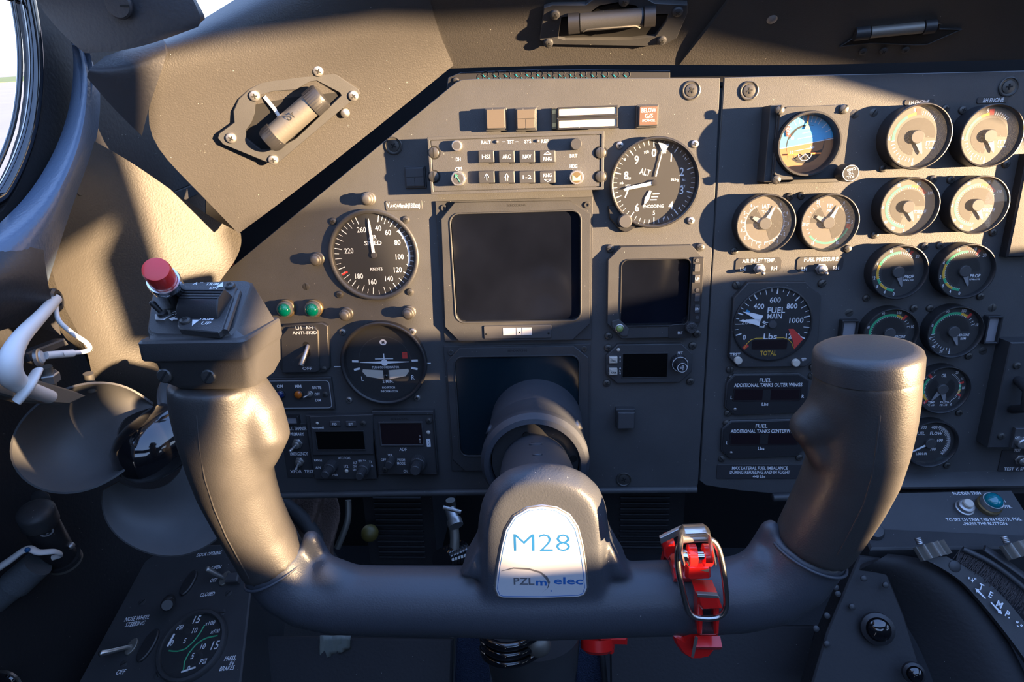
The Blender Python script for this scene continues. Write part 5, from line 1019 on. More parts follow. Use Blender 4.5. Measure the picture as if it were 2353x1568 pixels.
def F_(px, py, h=0): q = iM.hit(px, py, h); return (q.x, q.y)
fs = (V(F_(480, 700))-V(F_(440, 700))).length/40
b = MB('box_plastic'); b.prism([F_(*q, 3) for q in ((428, 657), (533, 655), (545, 662), (512, 758), (502, 766), (412, 757), (408, 748))], 0, 3.4, .5); tp = addw(Y, 'trim_plate', b, fp.M)
b = MB('black_plastic'); P = [F_(*q, 4) for q in ((421, 684), (512, 680), (520, 724), (430, 729))]; cxy = (sum(p[0] for p in P)/4, sum(p[1] for p in P)/4)
w_ = abs(P[1][0]-P[0][0]); h_ = abs(P[0][1]-P[3][1]); b.loops([[(x, y, z) for x, y in rrect(cxy[0], cxy[1]+dy, w_+ex, hh, .8)] for z, hh, ex, dy in ((3, h_+3, 1, 0), (7, h_*.95, 1, 0), (9.6, h_*.62, .4, 1.2), (10.2, h_*.5, 0, 1.2))])
for k in range(4): b.box(cxy[0], cxy[1]+1.2-h_*.2+k*h_*.14, 10, w_*.96, .8, .6)
addw(Y, 'trim_rocker', b, fp.M)
b = MB('ink_white')
def ft_(s, px, py, hp, wp, h=.9, rot=0):
    x, y = F_(px, py, h); b.text(s, x, y, h+.08, hp*fs*1.1, w=wp*fs, rot=rot, shear=.15)
ft_('TRIM', 488, 653, 9, 30, 3.5); ft_('DN', 492, 662, 8, 18, 3.5); ft_('A/P', 456, 652, 9, 24); ft_('DISC', 452, 664, 8, 22); ft_('TRIM', 474, 733, 9, 32, 3.5); ft_('UP', 474, 743, 9, 20, 3.5); ft_('CWS', 408, 720, 10, 26)
for T_, s_ in (((508, 655, 3.5), 1), ((447, 741, 3.5), -1)): x, y = F_(*T_); b.flat([(x-1.8, y-1.8*s_), (x+1.8, y-1.8*s_), (x, y+2.6*s_)], 3.6)
x, y = F_(400, 733, .9); b.flat([(x-2.6, y), (x, y+1.8), (x, y+.6), (x+2.5, y+.6), (x+2.5, y-.6), (x, y-.6), (x, y-1.8)], 1.0); addw(Y, 'lettering', b, fp.M, parent=None)
for px, py in ((529, 659), (427, 739)): a, c_ = F_(px, py, 3.4); o = addw(Y, 'screw', screw_mesh('x', 2.6, 'screw_black'), fp.M @ MX.Translation((a*.001, c_*.001, .0033)), parent=None)
b = MB('box_plastic'); a0 = F_(545, 665, 4); a1 = F_(514, 755, 4); b.tube([(a0[0], a0[1], 2), (a1[0], a1[1], 2)], 1.6, 8); addw(Y, 'plate_edge', b, fp.M)
a, c_ = F_(376, 726, 1); b = MB('satin_steel'); b.prism(circ(a, c_, 4.2, 6), 0, 1.8, .3); b.m('black_plastic').lathe([(2.4, 1.8), (2.4, 3.4), (1.6, 3.6)], (a, c_), n=18); b.tube([(a, c_, 2), (a-3.2, c_+1.2, 7.5)], [1, 1.5], 12, dome=1); addw(Y, 'steering_toggle', b, fp.M)
# red button in its chromed tube, leaning up and left
B0 = YM @ V(yp(408, 690, 8))*1; B0 = YM @ (V(yp(408, 692, 4))*.001); B1 = YM @ (V(yp(364, 628, 30))*.001); ax = (B1-B0); Lb = ax.length*1000; zq = ax.normalized(); M = zq.to_track_quat('Z', 'Y').to_matrix().to_4x4(); M.translation = B0
r = 34*Y.s*.86; b = MB('gloss_black'); b.lathe([(r*.96, -3), (r*.96, Lb*.62), (r, Lb*.64), (r, Lb*.7)], n=36, cap1=False); b.m('chrome').lathe([(r, Lb*.66), (r*1.02, Lb*.74), (r*.98, Lb*.78), (r*.86, Lb*.78)], n=36, cap1=False); bt = addw(Y, 'button_tube', b, M)
b = MB('red_plastic'); b.lathe([(r*.84, Lb*.74), (r*.84, Lb*1.08), (r*.78, Lb*1.13), (r*.5, Lb*1.145), (.01, Lb*1.15)], n=36); addw(Y, 'disconnect_button', b, M)
# column
t = Thing('control_column', 'thick round control column collar and shaft behind the yoke hub', 'control column', PANEL, 1229, 1070, 97); R = 126*t.s
b = MB('yoke_paint'); b.lathe([(R*.96, 0), (R*.96, 52), (R*.955, 53), (R*.965, 54), (R*.965, 80), (R*1.0, 84), (R*1.0, 92), (R*.93, 98), (R*.84, 99), (R*.82, 97), (R*.82, 88)], n=96, cap1=False); t.add('collar', b, ang=25)
b = MB('unit_paint'); b.lathe([(R*.82, 87), (R*.8, 90), (R*.76, 90), (R*.6, 88), (.01, 88)], n=72); o = t.add('inner_ring', b)
for px, py in ((1209, 1001), (1318, 1053)): a, c_ = t.L(px, py, 89); b = MB('slot_dark'); b.lathe([(3.2, 88), (3.0, 90.3), (.01, 90.4)], (a, c_), n=16); t.add('socket_screw', b, parent=o)
hp = YM @ (V(yp(1246, 1185, -38))*.001); q = t.e.matrix_world.inverted() @ hp*1000
b = MB('yoke_paint'); b.tube([(0, -9, 80), (q.x*.3, q.y*.3-7, 80+(q.z-80)*.3), (q.x, q.y-3, q.z)], [R*.63, R*.63, R*.62], 60); so2 = t.add('shaft', b)
sfr = surf(so2.data, t.e.matrix_world, [(1231, 1021), (1235, 1046)], 0)
for i, (p, n) in enumerate(sfr):
    M = n.to_track_quat('Z', 'Y').to_matrix().to_4x4(); M.translation = p; b = MB('yoke_paint'); b.lathe([((5.5, 3.6)[i], -1), ((5.5, 3.6)[i], .7), ((4.5, 3)[i], 1.3), (.01, 1.4)], n=24)
    if not i: b.m('slot_dark').box(0, 0, 1, 7.5, 1, .5)
    addw(t, 'shaft_screw', b, M)
b = MB('satin_steel'); b.X = MX.Translation((R*.97*math.cos(.55), R*.97*math.sin(.55), 66)) @ MX.Rotation(.55, 4, 'Z') @ MX.Rotation(math.pi/2, 4, 'Y'); b.lathe([(5, -1), (5, 1.5), (.01, 2)], n=20); t.add('side_screw', b)
b = MB('yoke_paint'); b.X = MX.Translation((-R*.97*math.cos(.45), R*.97*math.sin(.45), 66)) @ MX.Rotation(-math.pi+.45*-1, 4, 'Z') @ MX.Rotation(math.pi/2, 4, 'Y'); b.lathe([(5, -1), (5, 1.5), (.01, 2)], n=20); t.add('side_screw', b)
# ---- red control lock on the yoke tube
K = Thing('control_lock', 'red enamelled control lock clamp with steel bail, latched on the yoke tube', 'clamp', YP, 1605, 1370)
def kp(px, py, z): return K.L(px, py, z-8)+(z-8,)
def kpr(b, pts, z0, z1, bev=.6): return b.prism([K.L(x, y, z1-8) for x, y in pts], z0-8, z1-8, bev)
R0_ = 86*K.s
b = MB('red_enamel')                                     # band around the tube
def band(b, x0, x1, a0, a1, ri, ro, cy=1372, n=14):
    c = K.L((x0+x1)/2, cy, 0); xa, xb = K.L(x0, cy, 10)[0], K.L(x1, cy, 10)[0]; L = []
    for i in range(n+1):
        a = (a0+(a1-a0)*i/n)*D2R; sy, sz = math.sin(a), math.cos(a); L.append([(xa, c[1]+ri*sy, ri*sz), (xb, c[1]+ri*sy, ri*sz), (xb, c[1]+ro*sy, ro*sz), (xa, c[1]+ro*sy, ro*sz)])
    return b.loops(L)
band(b, 1545, 1590, 60, 200, R0_+.5, R0_+5); K.add('upper_jaw', b)
b = MB('red_enamel'); kpr(b, [(1527, 1262), (1534, 1250), (1550, 1246), (1556, 1275), (1545, 1276), (1535, 1290), (1527, 1280)], 4, 14, 1); K.add('jaw_hook', b)
b = MB('red_enamel'); band(b, 1590, 1650, -150, -28, R0_+.4, R0_+6); lj = K.add('lower_jaw', b)
b = MB('red_enamel'); kpr(b, [(1545, 1463), (1558, 1462), (1572, 1470), (1578, 1460), (1586, 1425), (1612, 1425), (1614, 1455), (1651, 1455), (1652, 1470), (1645, 1495), (1632, 1513), (1610, 1518), (1588, 1518), (1568, 1505), (1552, 1482)], 2, 24, 1.5)
b.m('dull_metal').prism([K.L(x, y, 24.1) for x, y in ((1597, 1462), (1604, 1466), (1594, 1512), (1588, 1510))], 24, 24.3); K.add('hook_plate', b, parent=None)
for x in (1610, 1648):
    b = MB('red_enamel'); kpr(b, [(x-6, 1375), (x+5, 1375), (x+6, 1425), (x+4, 1460), (x-6, 1460), (x-8, 1420)], 24, 33, 1); K.add('catch_cheek', b)
b = MB('red_enamel'); kpr(b, [(1600, 1367), (1650, 1370), (1662, 1403), (1614, 1405), (1604, 1390)], 24, 36, 1.4); b.m('dull_metal'); kpr(b, [(1602, 1366), (1650, 1369), (1655, 1377), (1603, 1374)], 34, 36.2, .3); K.add('catch_block', b)
b = MB('red_enamel'); kpr(b, [(1577, 1300), (1634, 1300), (1636, 1330), (1630, 1335), (1582, 1337), (1575, 1330)], 20, 30, 1.6); b.m('dull_metal'); kpr(b, [(1610, 1312), (1630, 1308), (1628, 1316)], 29.5, 30.2, .1); K.add('pivot_pad', b)
for x in (1590, 1624):
    b = MB('red_enamel'); c = kp(x, 1276, 34); b.X = MX.Translation(c) @ MX.Rotation(math.pi/2, 4, 'Y'); r = 25*K.s*.92; b.lathe([(r*.6, -2.6), (r, -1.8), (r, 1.8), (r*.6, 2.6)], n=28, cap0=True, z=0); K.add('roller', b)
b = MB('chrome'); c = [kp(1573, 1277, 36), kp(1640, 1277, 36)]; b.tube(c, 2.2, 16); b.sphere(c[0], 3, 14); K.add('axle_pin', b)
b = MB('steel'); P = [kp(x, y, z) for x, y, z in ((1573, 1240, 30), (1560, 1252, 30), (1556, 1275, 30), (1558, 1310, 31), (1568, 1355, 32), (1578, 1398, 33), (1588, 1415, 33), (1606, 1421, 33), (1640, 1422, 33), (1660, 1415, 33), (1669, 1398, 33), (1669, 1370, 33), (1664, 1320, 32), (1654, 1270, 30), (1644, 1248, 30), (1630, 1238, 30))]
b.tube(smooth_loop(P, 2), 1.55, 12, closed=True); K.add('bail', b, ang=80)
def path_plate(b, P, w, th, horizontal=True):
    pass
b = MB('steel')                                          # latch lever: a folded channel
pts = [(1569, 1290), (1562, 1260), (1566, 1222), (1572, 1216), (1618, 1214), (1626, 1220), (1634, 1256), (1640, 1290)]
b.tube([kp(x, y, 38) for x, y in pts], 1.0, 8, flat=4.0, up=(0, 0, 1)); ll = K.add('latch_lever', b)
b = MB('satin_steel'); b.prism([K.L(x, y, 26) for x, y in ((1517, 1240), (1562, 1218), (1568, 1216), (1566, 1232), (1520, 1254))], 23, 25, .3); b.tube([kp(1566, 1238, 36), kp(1625, 1236, 36)], 2, 12); K.add('lever_tongue', b)
b = MB('red_enamel'); kpr(b, [(1565, 1290), (1575, 1290), (1580, 1330), (1572, 1322)], 12, 26, .8); K.add('side_web', b)

# worn oval patch on the leather side panel
bpy.context.view_layer.update(); q_ = surf(sp.data, sp.matrix_world, [(181, 436)], 0)
if q_:
    M = q_[0][1].to_track_quat('Z', 'Y').to_matrix().to_4x4(); M.translation = q_[0][0]; b = MB('trim_vinyl_skylit'); b.prism([(x*.75, y) for x, y in circ(0, 0, 4.6, 24)], -1, .6, .3)
    o = bpy.data.objects.new('oval_patch', b.mesh('oval_patch')); o.data.materials[0] = MATS['leather']; C.objects.link(o); o.parent = sp; o.matrix_basis = sp.matrix_world.inverted() @ M
# ------------------------------------------------------------------ desk fan on the left wall
fn = bpy.data.objects.new('cabin_fan', None); C.objects.link(fn); fc = W(345, 1035, 175); fn.location = fc; props(fn, 'small cockpit fan with soft grey blades and glossy black hub left of the yoke grip', 'fan'); bpy.context.view_layer.update()
def loftpart(root, name, rows, m, thick=2, label=None): return wpart(root, name, wloft(name, None, None, rows, m, thick=thick), label)
def interp(A, n):
    P = [V(a) for a in A]; d = [0]
    for i in range(len(P)-1): d.append(d[-1]+(P[i+1]-P[i]).length)
    o = []
    for k in range(n):
        s_ = d[-1]*k/(n-1); i = max(j for j in range(len(d)) if d[j] <= s_+1e-6); i = min(i, len(P)-2); u = (s_-d[i])/max(1e-6, d[i+1]-d[i]); o.append(P[i].lerp(P[i+1], u))
    return o
def blade(inner, outer, dip, n=12, rows=5):
    A, B = interp(inner, n), interp(outer, n)
    return [[tuple(a.lerp(c, k/(rows-1)))[:2]+(a.lerp(c, k/(rows-1)).z-dip*math.sin(math.pi*k/(rows-1))*math.sin(math.pi*(j+.5)/n),) for j, (a, c) in enumerate(zip(A, B))] for k in range(rows)]
loftpart(fn, 'blade', blade([(352, 936, 150), (320, 945, 152), (285, 962, 158), (267, 992, 165), (270, 1018, 172), (292, 1036, 178), (328, 1041, 186)],
   [(350, 930, 150), (330, 905, 156), (285, 884, 166), (225, 877, 180), (160, 888, 190), (100, 915, 200), (50, 960, 208), (22, 1005, 214), (16, 1045, 218), (32, 1090, 220), (80, 1126, 220), (150, 1139, 216), (205, 1127, 208), (260, 1100, 200), (300, 1070, 192), (329, 1042, 186)], 16), 'rubber_blade', 1.6)
loftpart(fn, 'blade', blade([(272, 1108, 182), (300, 1123, 180), (345, 1130, 176), (385, 1118, 172), (415, 1085, 168), (425, 1050, 166)],
   [(236, 1128, 186), (232, 1165, 190), (240, 1205, 194), (275, 1240, 198), (320, 1266, 200), (375, 1281, 200), (430, 1278, 196), (490, 1250, 190), (540, 1200, 180), (545, 1130, 170), (520, 1080, 164), (470, 1040, 162)], 14), 'rubber_blade', 1.6)
loftpart(fn, 'blade', blade([(398, 980, 160), (392, 975, 158), (385, 965, 156)], [(430, 960, 150), (440, 900, 140), (420, 850, 136), (385, 850, 138), (364, 875, 142), (360, 905, 146), (368, 945, 152), (382, 968, 156)], 6, n=8, rows=4), 'rubber_blade', 1.6)
b = MB('gloss_black'); fM = PANEL.M @ MX.Translation(tuple(PANEL.hit(344, 1034, 168)*.001)) @ MX.Rotation(-.35, 4, 'Y') @ MX.Rotation(.2, 4, 'X'); rr = 78*.29
r_ = 76*(PANEL.hit(420, 1035, 170)-PANEL.hit(344, 1035, 170)).length/76
b.lathe([(r_*1.0, -26), (r_*1.0, -12), (r_*.94, 2), (r_*.8, 14), (r_*.58, 22), (r_*.3, 26), (.01, 27)], n=48); hb_ = MB('gloss_black')
o = bpy.data.objects.new('motor_hub', b.mesh('motor_hub', ang=80)); C.objects.link(o); o.parent = fn; o.matrix_basis = fn.matrix_world.inverted() @ fM
b = MB('black_plastic'); b.tube([tuple(W(x, y, h)*1000) for x, y, h in ((350, 1040, 150), (370, 1030, 110), (330, 1000, 80))], 16, 20); o = bpy.data.objects.new('mounting_arm', b.mesh('mounting_arm')); C.objects.link(o); o.parent = fn; o.matrix_basis = fn.matrix_world.inverted()

def wtube(root, name, pts, r, m, n=12, label=None, cat=None, dome=0, flat=1, W=W):
    P = [W(*p) for p in pts]; c = P[0]; b = MB(m); S = [tuple((p-c)*1000) for p in P]
    if len(S) > 2:                                        # smooth it
        Q = [V(s) for s in S]; R_ = r if isinstance(r, (list, tuple)) else [r]*len(Q); out = []; ro = []
        for i in range(len(Q)-1):
            p0, p1, p2, p3 = Q[max(0, i-1)], Q[i], Q[i+1], Q[min(len(Q)-1, i+2)]
            for k in range(5):
                u = k/5; out.append(.5*((2*p1)+(p2-p0)*u+(2*p0-5*p1+4*p2-p3)*u*u+(3*p1-p0-3*p2+p3)*u**3)); ro.append(R_[i]+(R_[i+1]-R_[i])*u)
        out.append(Q[-1]); ro.append(R_[-1]); S, r = out, ro
    b.tube(S, r, n, dome=dome, flat=flat); o = bpy.data.objects.new(name, b.mesh(name, ang=70)); C.objects.link(o)
    if root: o.parent = root; o.matrix_basis = root.matrix_world.inverted() @ MX.Translation(c)
    else: o.location = c; props(o, label, cat)
    if root and label: o['label'] = label
    return o
def root(name, px, py, h, label, cat, group=None):
    e = bpy.data.objects.new(name, None); C.objects.link(e); e.location = W(px, py, h); e.empty_display_size = .01; props(e, label, cat, group); bpy.context.view_layer.update(); return e
def facing(px, py, h, n=None, tx=0, ty=0):
    M = PANEL.M @ MX.Translation(tuple(PANEL.hit(px, py, h)*.001)) @ MX.Rotation(tx, 4, 'X') @ MX.Rotation(ty, 4, 'Y'); return M
def at(rt, name, b, M, label=None, ang=38):
    o = bpy.data.objects.new(name, b if isinstance(b, bpy.types.Mesh) else b.mesh(name, ang=ang)); C.objects.link(o); o.parent = rt; o.matrix_basis = rt.matrix_world.inverted() @ M
    if label: o['label'] = label
    return o
# white cable out of its grommet, bonding lead with lug
def facingL(px, py, h, tx=0, ty=0): return LW.M @ MX.Translation(tuple(LW.hit(px, py, h)*.001)) @ MX.Rotation(tx, 4, 'X') @ MX.Rotation(ty, 4, 'Y')
wc = root('white_cable', 125, 690, 170, 'thick white cable from a grommet, strapped to the bracket at the left edge', 'cable')
wtube(wc, 'cable', [(128, 688, 22), (95, 725, 40), (45, 780, 52), (22, 830, 56), (28, 868, 54), (62, 892, 46), (115, 912, 36)], [3.8, 4, 5, 6.4, 6.6, 5, 4.4], 'white_cable', W=WL)
wtube(wc, 'cable_tie', [(38, 924, 52), (64, 890, 56), (86, 852, 54)], [4.5, 5.6, 4.4], 'white_cable', flat=.5, W=WL)
wl = root('bonding_lead', 128, 705, 166, 'thin white bonding lead with printed sleeve and ring lug, left side', 'cable')
wtube(wl, 'wire', [(128, 698, 24), (134, 735, 34), (165, 765, 40), (196, 786, 44), (206, 800, 44), (195, 808, 42), (165, 812, 40)], 1.6, 'white_cable', W=WL)
wtube(wl, 'sleeve', [(168, 812, 40), (106, 817, 36)], 2.6, 'white_cable', W=WL); M = facingL(88, 822, 34, 0, .4)
b = MB('satin_steel'); b.lathe([(6, -1), (6, 1), (5, 1.6), (3.4, 1.6)], n=28, cap1=False); b.m('white_lacquer').lathe([(4.6, 1.2), (3.8, 2.6), (.01, 2.8)], n=24); at(wl, 'ring_lug', b, M)
b = MB('slot_dark'); b.text('M2H 21', 0, 0, 3.0, 2.6, w=15, rot=0); at(wl, 'lettering', b, facingL(134, 814, 38, 0, .7))
g_ = root('cable_grommet', 125, 690, 160, 'black rubber grommet the white cable comes out of', 'grommet'); b = MB('black_plastic'); b.lathe([(8.5, -2), (8.5, 1), (7, 2.4), (4.5, 2.4), (4.2, 0)], n=30, cap1=False); b.m('slot_dark').lathe([(4.3, .4), (.01, .4)], n=24); at(g_, 'rubber_ring', b, facingL(127, 690, 22, 0, .3))
bk = root('mounting_bracket', 60, 880, 150, 'bare metal bracket with bolts and nuts behind the fan, left edge', 'bracket')
b, pl = wpoly([(-40, 840, 30), (20, 850, 30), (110, 880, 30), (170, 898, 30), (200, 910, 30), (160, 930, 30), (60, 925, 30), (-40, 895, 30)], 9, 'dull_metal', 1.2, W=WL); at(bk, 'bracket_plate', b, pl.M)
for x, y, nut in ((112, 858, 1), (207, 872, 0), (-5, 835, 1)):
    M = facingL(x, y+6, 24, tx=-math.pi/2+.15); b = MB('dull_metal'); b.lathe([(3.2+.3*(i % 2), -8+i*.9) for i in range(18)], n=18)
    if nut: b.m('satin_steel').prism(circ(0, 0, 6.5, 6), -4, 2.5, .8)
    at(bk, 'bolt', b, M)
b, pl = wpoly([(60, 812, 24), (150, 778, 24), (160, 792, 24), (70, 832, 24)], 8, 'unit_paint', 1, W=WL); o = single('side_ledge', 'short dark ledge above the ring lug on the side wall', 'ledge', b, pl.M)
# microphone-like black lamp with grey hose, lower left
lm = root('map_lamp', 120, 1240, 120, 'black cylindrical gooseneck lamp on the dark side wall, lower left', 'lamp')
ax = [(78, 1175, 150), (150, 1300, 120)]; wtube(lm, 'lamp_body', [(90, 1195, 146), (146, 1292, 121)], 13, 'black_plastic', 28, dome=.3); wtube(lm, 'lamp_cap', [(82, 1178, 150), (92, 1200, 146)], 14.5, 'unit_paint', 28, dome=.4)
wtube(lm, 'lens_ring', [(143, 1280, 124), (148, 1288, 122)], 14.5, 'black_plastic', 30); wtube(lm, 'metal_ring', [(146.5, 1286, 122.5), (149, 1290, 121.5)], 14.7, 'dull_metal', 30)
b = MB('ink_grey'); b.arc(0, 360, 3.5, 5, 0, n=20); b.text('2', 0, 0, 0, 4); P = surf(lm.children[0].data, lm.matrix_world @ lm.children[0].matrix_basis, [(108, 1224)], .1)
if P: Mx = P[0][1].to_track_quat('Z', 'Y').to_matrix().to_4x4(); Mx.translation = P[0][0]; at(lm, 'printed_mark', b, Mx)
b = MB('satin_steel'); b.sphere((0, 0, 0), 3.4, 14); at(lm, 'clamp_screw', b, facing(163, 1255, 128))
hs = root('grey_hose', 30, 1350, 150, 'grey corrugated hose with white strap at the lower left edge', 'hose'); wtube(hs, 'hose', [(85, 1300, 148), (40, 1340, 154), (-10, 1385, 160), (-60, 1440, 166)], [12, 11.5, 10, 10], 'cable_grey', 22)
wtube(hs, 'hose_sleeve', [(88, 1296, 147), (35, 1343, 154)], [12.5, 13.4], 'cable_grey', 22)
wtube(hs, 'strap', [(-40, 1330, 172), (20, 1290, 168), (62, 1262, 164), (90, 1270, 162), (125, 1268, 156), (140, 1275, 150), (120, 1283, 150)], [4.4, 4.4, 3.6, 3, 2.6, 2.4, 2.2], 'white_cable', flat=.6)
b = MB('ink_blue'); b.sphere((0, 0, 0), 2.2, 10); at(hs, 'blue_bead', b, facing(63, 1264, 168))
b = MB('gloss_black'); b.lathe([(12, 0), (11, 3), (7, 5), (.01, 6)], n=30); e = root('round_lens', 20, 1568, 190, 'round glossy lens in the bottom left corner', 'lens'); at(e, 'glass_dome', b, facing(15, 1570, 185)); b = MB('steel'); b.lathe([(13.4, -1), (13.4, 1), (12, 1.4), (12, 0)], n=30, cap1=False); at(e, 'rim', b, facing(15, 1570, 185))
sd = root('wall_stud', 92, 1165, 100, 'dim round stud on the dark side wall below the fan', 'stud'); b = MB('wall_black'); b.lathe([(9, 0), (9, 3), (7, 4.4), (.01, 5)], n=26); at(sd, 'stud_head', b, facing(90, 1160, 150, tx=-.5, ty=.5)) if 0 else at(sd, 'stud_head', b, facing(90, 1150, 100, tx=-.4, ty=.5))

# ------------------------------------------------------------------ left lower console
c0_, c1_, c2_ = W(335, 1285, 40), W(560, 1270, 40), W(330, 1568, 150)
CP = plane3(c0_, c1_, c2_)
cn = Thing('side_console', 'dark sloping console with DOOR OPENING and NOSE WHEEL STEERING switches', 'console', CP, 400, 1400)
b = MB('unit_paint'); b.prism(cn.PP([(332, 1290), (380, 1255), (600, 1248), (575, 1370), (545, 1640), (150, 1640), (180, 1568)], 0), -90, 0, 1.5); cn.add('console_body', b)
b = MB('ink_white')
for s, x, y, hp, wp in (('DOOR OPENING', 481, 1273, 8, 57), ('OPEN', 497, 1304, 8, 22), ('OFF', 491, 1334, 8, 15), ('CLOSED', 477, 1366, 8, 32), ('NOSE WHEEL', 316, 1421, 9, 54), ('STEERING', 311, 1434, 9, 42), ('OFF', 278, 1545, 9, 18), ('PRESS.', 530, 1513, 8, 24), ('IN', 533, 1524, 8, 8), ('BRAKES', 522, 1536, 8, 29)): cn.T(b, s, x, y, hp, .2, w=wp, rot=3, shear=.2)
cn.add('lettering', b)
for cx_, cy_, r in ((432, 1338, 32), (338, 1482, 36)):
    b = MB('black_plastic'); c_ = cn.L(cx_, cy_, 3); b.X = MX.Translation((c_[0], c_[1], 0)) @ MX.Rotation(-.22, 4, 'Z'); b.prism([(x*.42*r*.28, y*.9*r*.3) for x, y in circ(0, 0, 1.6, 28)], 0, 3, 1); cn.add('switch_guard', b)
b = MB('black_plastic'); a, c_ = cn.L(385, 1378, 4); b.X = MX.Translation((a, c_, 0)) @ MX.Rotation(.6, 4, 'Y') @ MX.Rotation(.5, 4, 'X'); b.lathe([(6, -3), (6, 14), (4.6, 15), (4.6, 17), (6.2, 18), (6.2, 24), (5, 25.5), (.01, 25.5)], n=26); cn.add('push_knob', b)
for (x, y), ln, tip in (((300, 1485), (-12, -9), 'steel'), ((515, 1328), (-9, 2), 'satin_steel')):
    a, c_ = cn.L(x, y, 3); b = MB('dull_metal'); b.X = MX.Translation((a, c_, 0)) @ MX.Rotation(-.25, 4, 'Z'); b.prism([(p[0]*.6, p[1]) for p in circ(0, 0, 8, 22)], 0, 2.4, .6); b.X = None; b.m(tip).tube([(a, c_, 2), (a+ln[0], c_+ln[1], 15), (a+ln[0]*1.25, c_+ln[1]*1.25, 19)], [1.8, 2.5, 3], 14, dome=.8); cn.add('toggle', b)
for x, y in ((327, 1384), (510, 1408), (525, 1364), (362, 1552), (285, 1526)): cn.screw(x, y, 3.6, z=.3, m='unit_paint', kind='flat')
b = MB('dark_grey'); a, c_ = cn.L(530, 1330, 4); b.box(a+3, c_, 0, 14, 10, 8, 1.5); cn.add('switch_body', b)
# brake pressure gauge
t = Thing('brake_pressure_gauge', 'twin PSI brake pressure gauge with two green arcs, on the side console', 'gauge', CP, 438, 1481, 5); R = 71*t.s
b = MB('unit_paint'); b.lathe([(R*1.06, -1), (R*1.06, 3), (R*1.02, 5), (R*.94, 5.5), (R*.92, 4), (R*.92, 1)], n=64, cap1=False); t.add('bezel', b); b = MB('dial_black'); b.lathe([(R*.93, 1), (.01, 1)], n=56); d_ = t.add('dial', b)
b = MB('gauge_green'); z = 1.1
def pp_(px, py): return t.L(px, py, 1)
for P in ([(388, 1496), (405, 1498), (425, 1493), (445, 1475), (460, 1455), (470, 1437)], [(421, 1545), (424, 1520), (435, 1500), (452, 1480), (472, 1467), (500, 1461)]): b.tube([pp_(*q)+(z,) for q in interp([p+(0,) for p in P], 12)] if 0 else [pp_(q.x, q.y)+(z,) for q in interp([p+(0,) for p in P], 12)], .7, 4)
b.m('ink_white')
for s, x, y, hp in (('15', 453, 1424, 16), ('x100', 483, 1432, 9), ('10', 448, 1449, 11), ('x100', 495, 1451, 8), ('5', 425, 1473, 10), ('0', 395, 1478, 12), ('PSI', 414, 1442, 10), ('15', 495, 1483, 17), ('10', 467, 1486, 11), ('5', 443, 1508, 12), ('0', 433, 1537, 11), ('PSI', 467, 1520, 10)): t.T(b, s, x, y, hp, z-.06, rot=4, shear=.15)
t.add('dial_markings', b, parent=d_)
for P in (((386, 1487), (402, 1458)), ((418, 1546), (450, 1535))): b = MB('needle_white'); b.tube([pp_(*P[0])+(2,), pp_(*P[1])+(2,)], .9, 6); t.add('needle', b)
b = MB('glass_clean'); b.lathe([(R*.92, 4), (.01, 4)], n=48); t.add('glass', b)

# ------------------------------------------------------------------ pedestal at the lower right
RPp = plane3(W(2010, 1235, 70), W(2340, 1232, 70), W(2010, 1130, 28))
t = Thing('rudder_trim_panel', 'sloping RUDDER TRIM panel with silver button below the engine panel', 'control panel', RPp, 2180, 1190)
b = MB('unit_paint'); b.prism(t.PP([(2058, 1132), (2325, 1126), (2353, 1170), (2420, 1235), (2015, 1242), (2020, 1220), (1985, 1210), (2010, 1175)], 0), -70, 0, 1.2); t.add('panel_body', b)
b = MB('ink_white')
for s, x, y, hp, wp, rot in (('RUDDER TRIM', 2221, 1134, 7.5, 66, 0), ('LH', 2305, 1152, 7, 9, 0), ('NEUTR.', 2308, 1165, 7.5, 34, 0), ('TO SET LH TRIM TAB IN NEUTR. POS.', 2260, 1194, 8, 172, 1), ('-PRESS THE BUTTON', 2263, 1204, 7.5, 100, 1)): t.T(b, s, x, y, hp, .2, w=wp)
t.add('lettering', b)
for x in (2223,):
    a, c_ = t.L(x, 1160, 8); b = MB('satin_steel'); b.lathe([(8.2, 0), (8.2, 2.5), (7, 3), (7, 7), (5.6, 8), (4.6, 8)], (a, c_), n=30, cap1=False); b.m('lens_milk').lathe([(4.6, 6), (4.6, 11), (3.8, 12), (.01, 12)], (a, c_), n=26); t.add('push_button', b)
lamp(2279, 1155, 'teal domed lamp beside the rudder trim push button', 'teal_lens_glint', 9.5, RPp, h=8)
b, pl = wpoly([(1990, 1212, 66), (2440, 1232, 80), (2440, 1262, 92), (2000, 1262, 92), (1982, 1225, 72)], 30, 'unit_paint', 2); e = root('pedestal_ledge', 2200, 1240, 80, 'dark ledge with a round-headed rivet between trim panel and throttle quadrant', 'ledge'); at(e, 'ledge_body', b, pl.M)
b = MB('unit_paint'); b.lathe([(9, 0), (9, 3), (7, 6), (.01, 7)], n=28); at(e, 'round_rivet', b, facing(2006, 1222, 74, tx=-.9))
t = Thing('hinge_tube', 'short grey metal tube stub below the left end of the engine panel', 'tube', PANEL, 1800, 1144); b = MB('unit_paint'); b.tube([t.L(1776, 1144, 6)+(6,), t.L(1850, 1141, 6)+(6,)], 4.2, 20, dome=.2); t.add('tube', b); b = MB('unit_paint'); a, c_ = t.L(1812, 1144, 6); b.tube([(a-.6, c_, 6), (a+.6, c_, 6)], 4.6, 20); t.add('collar', b)
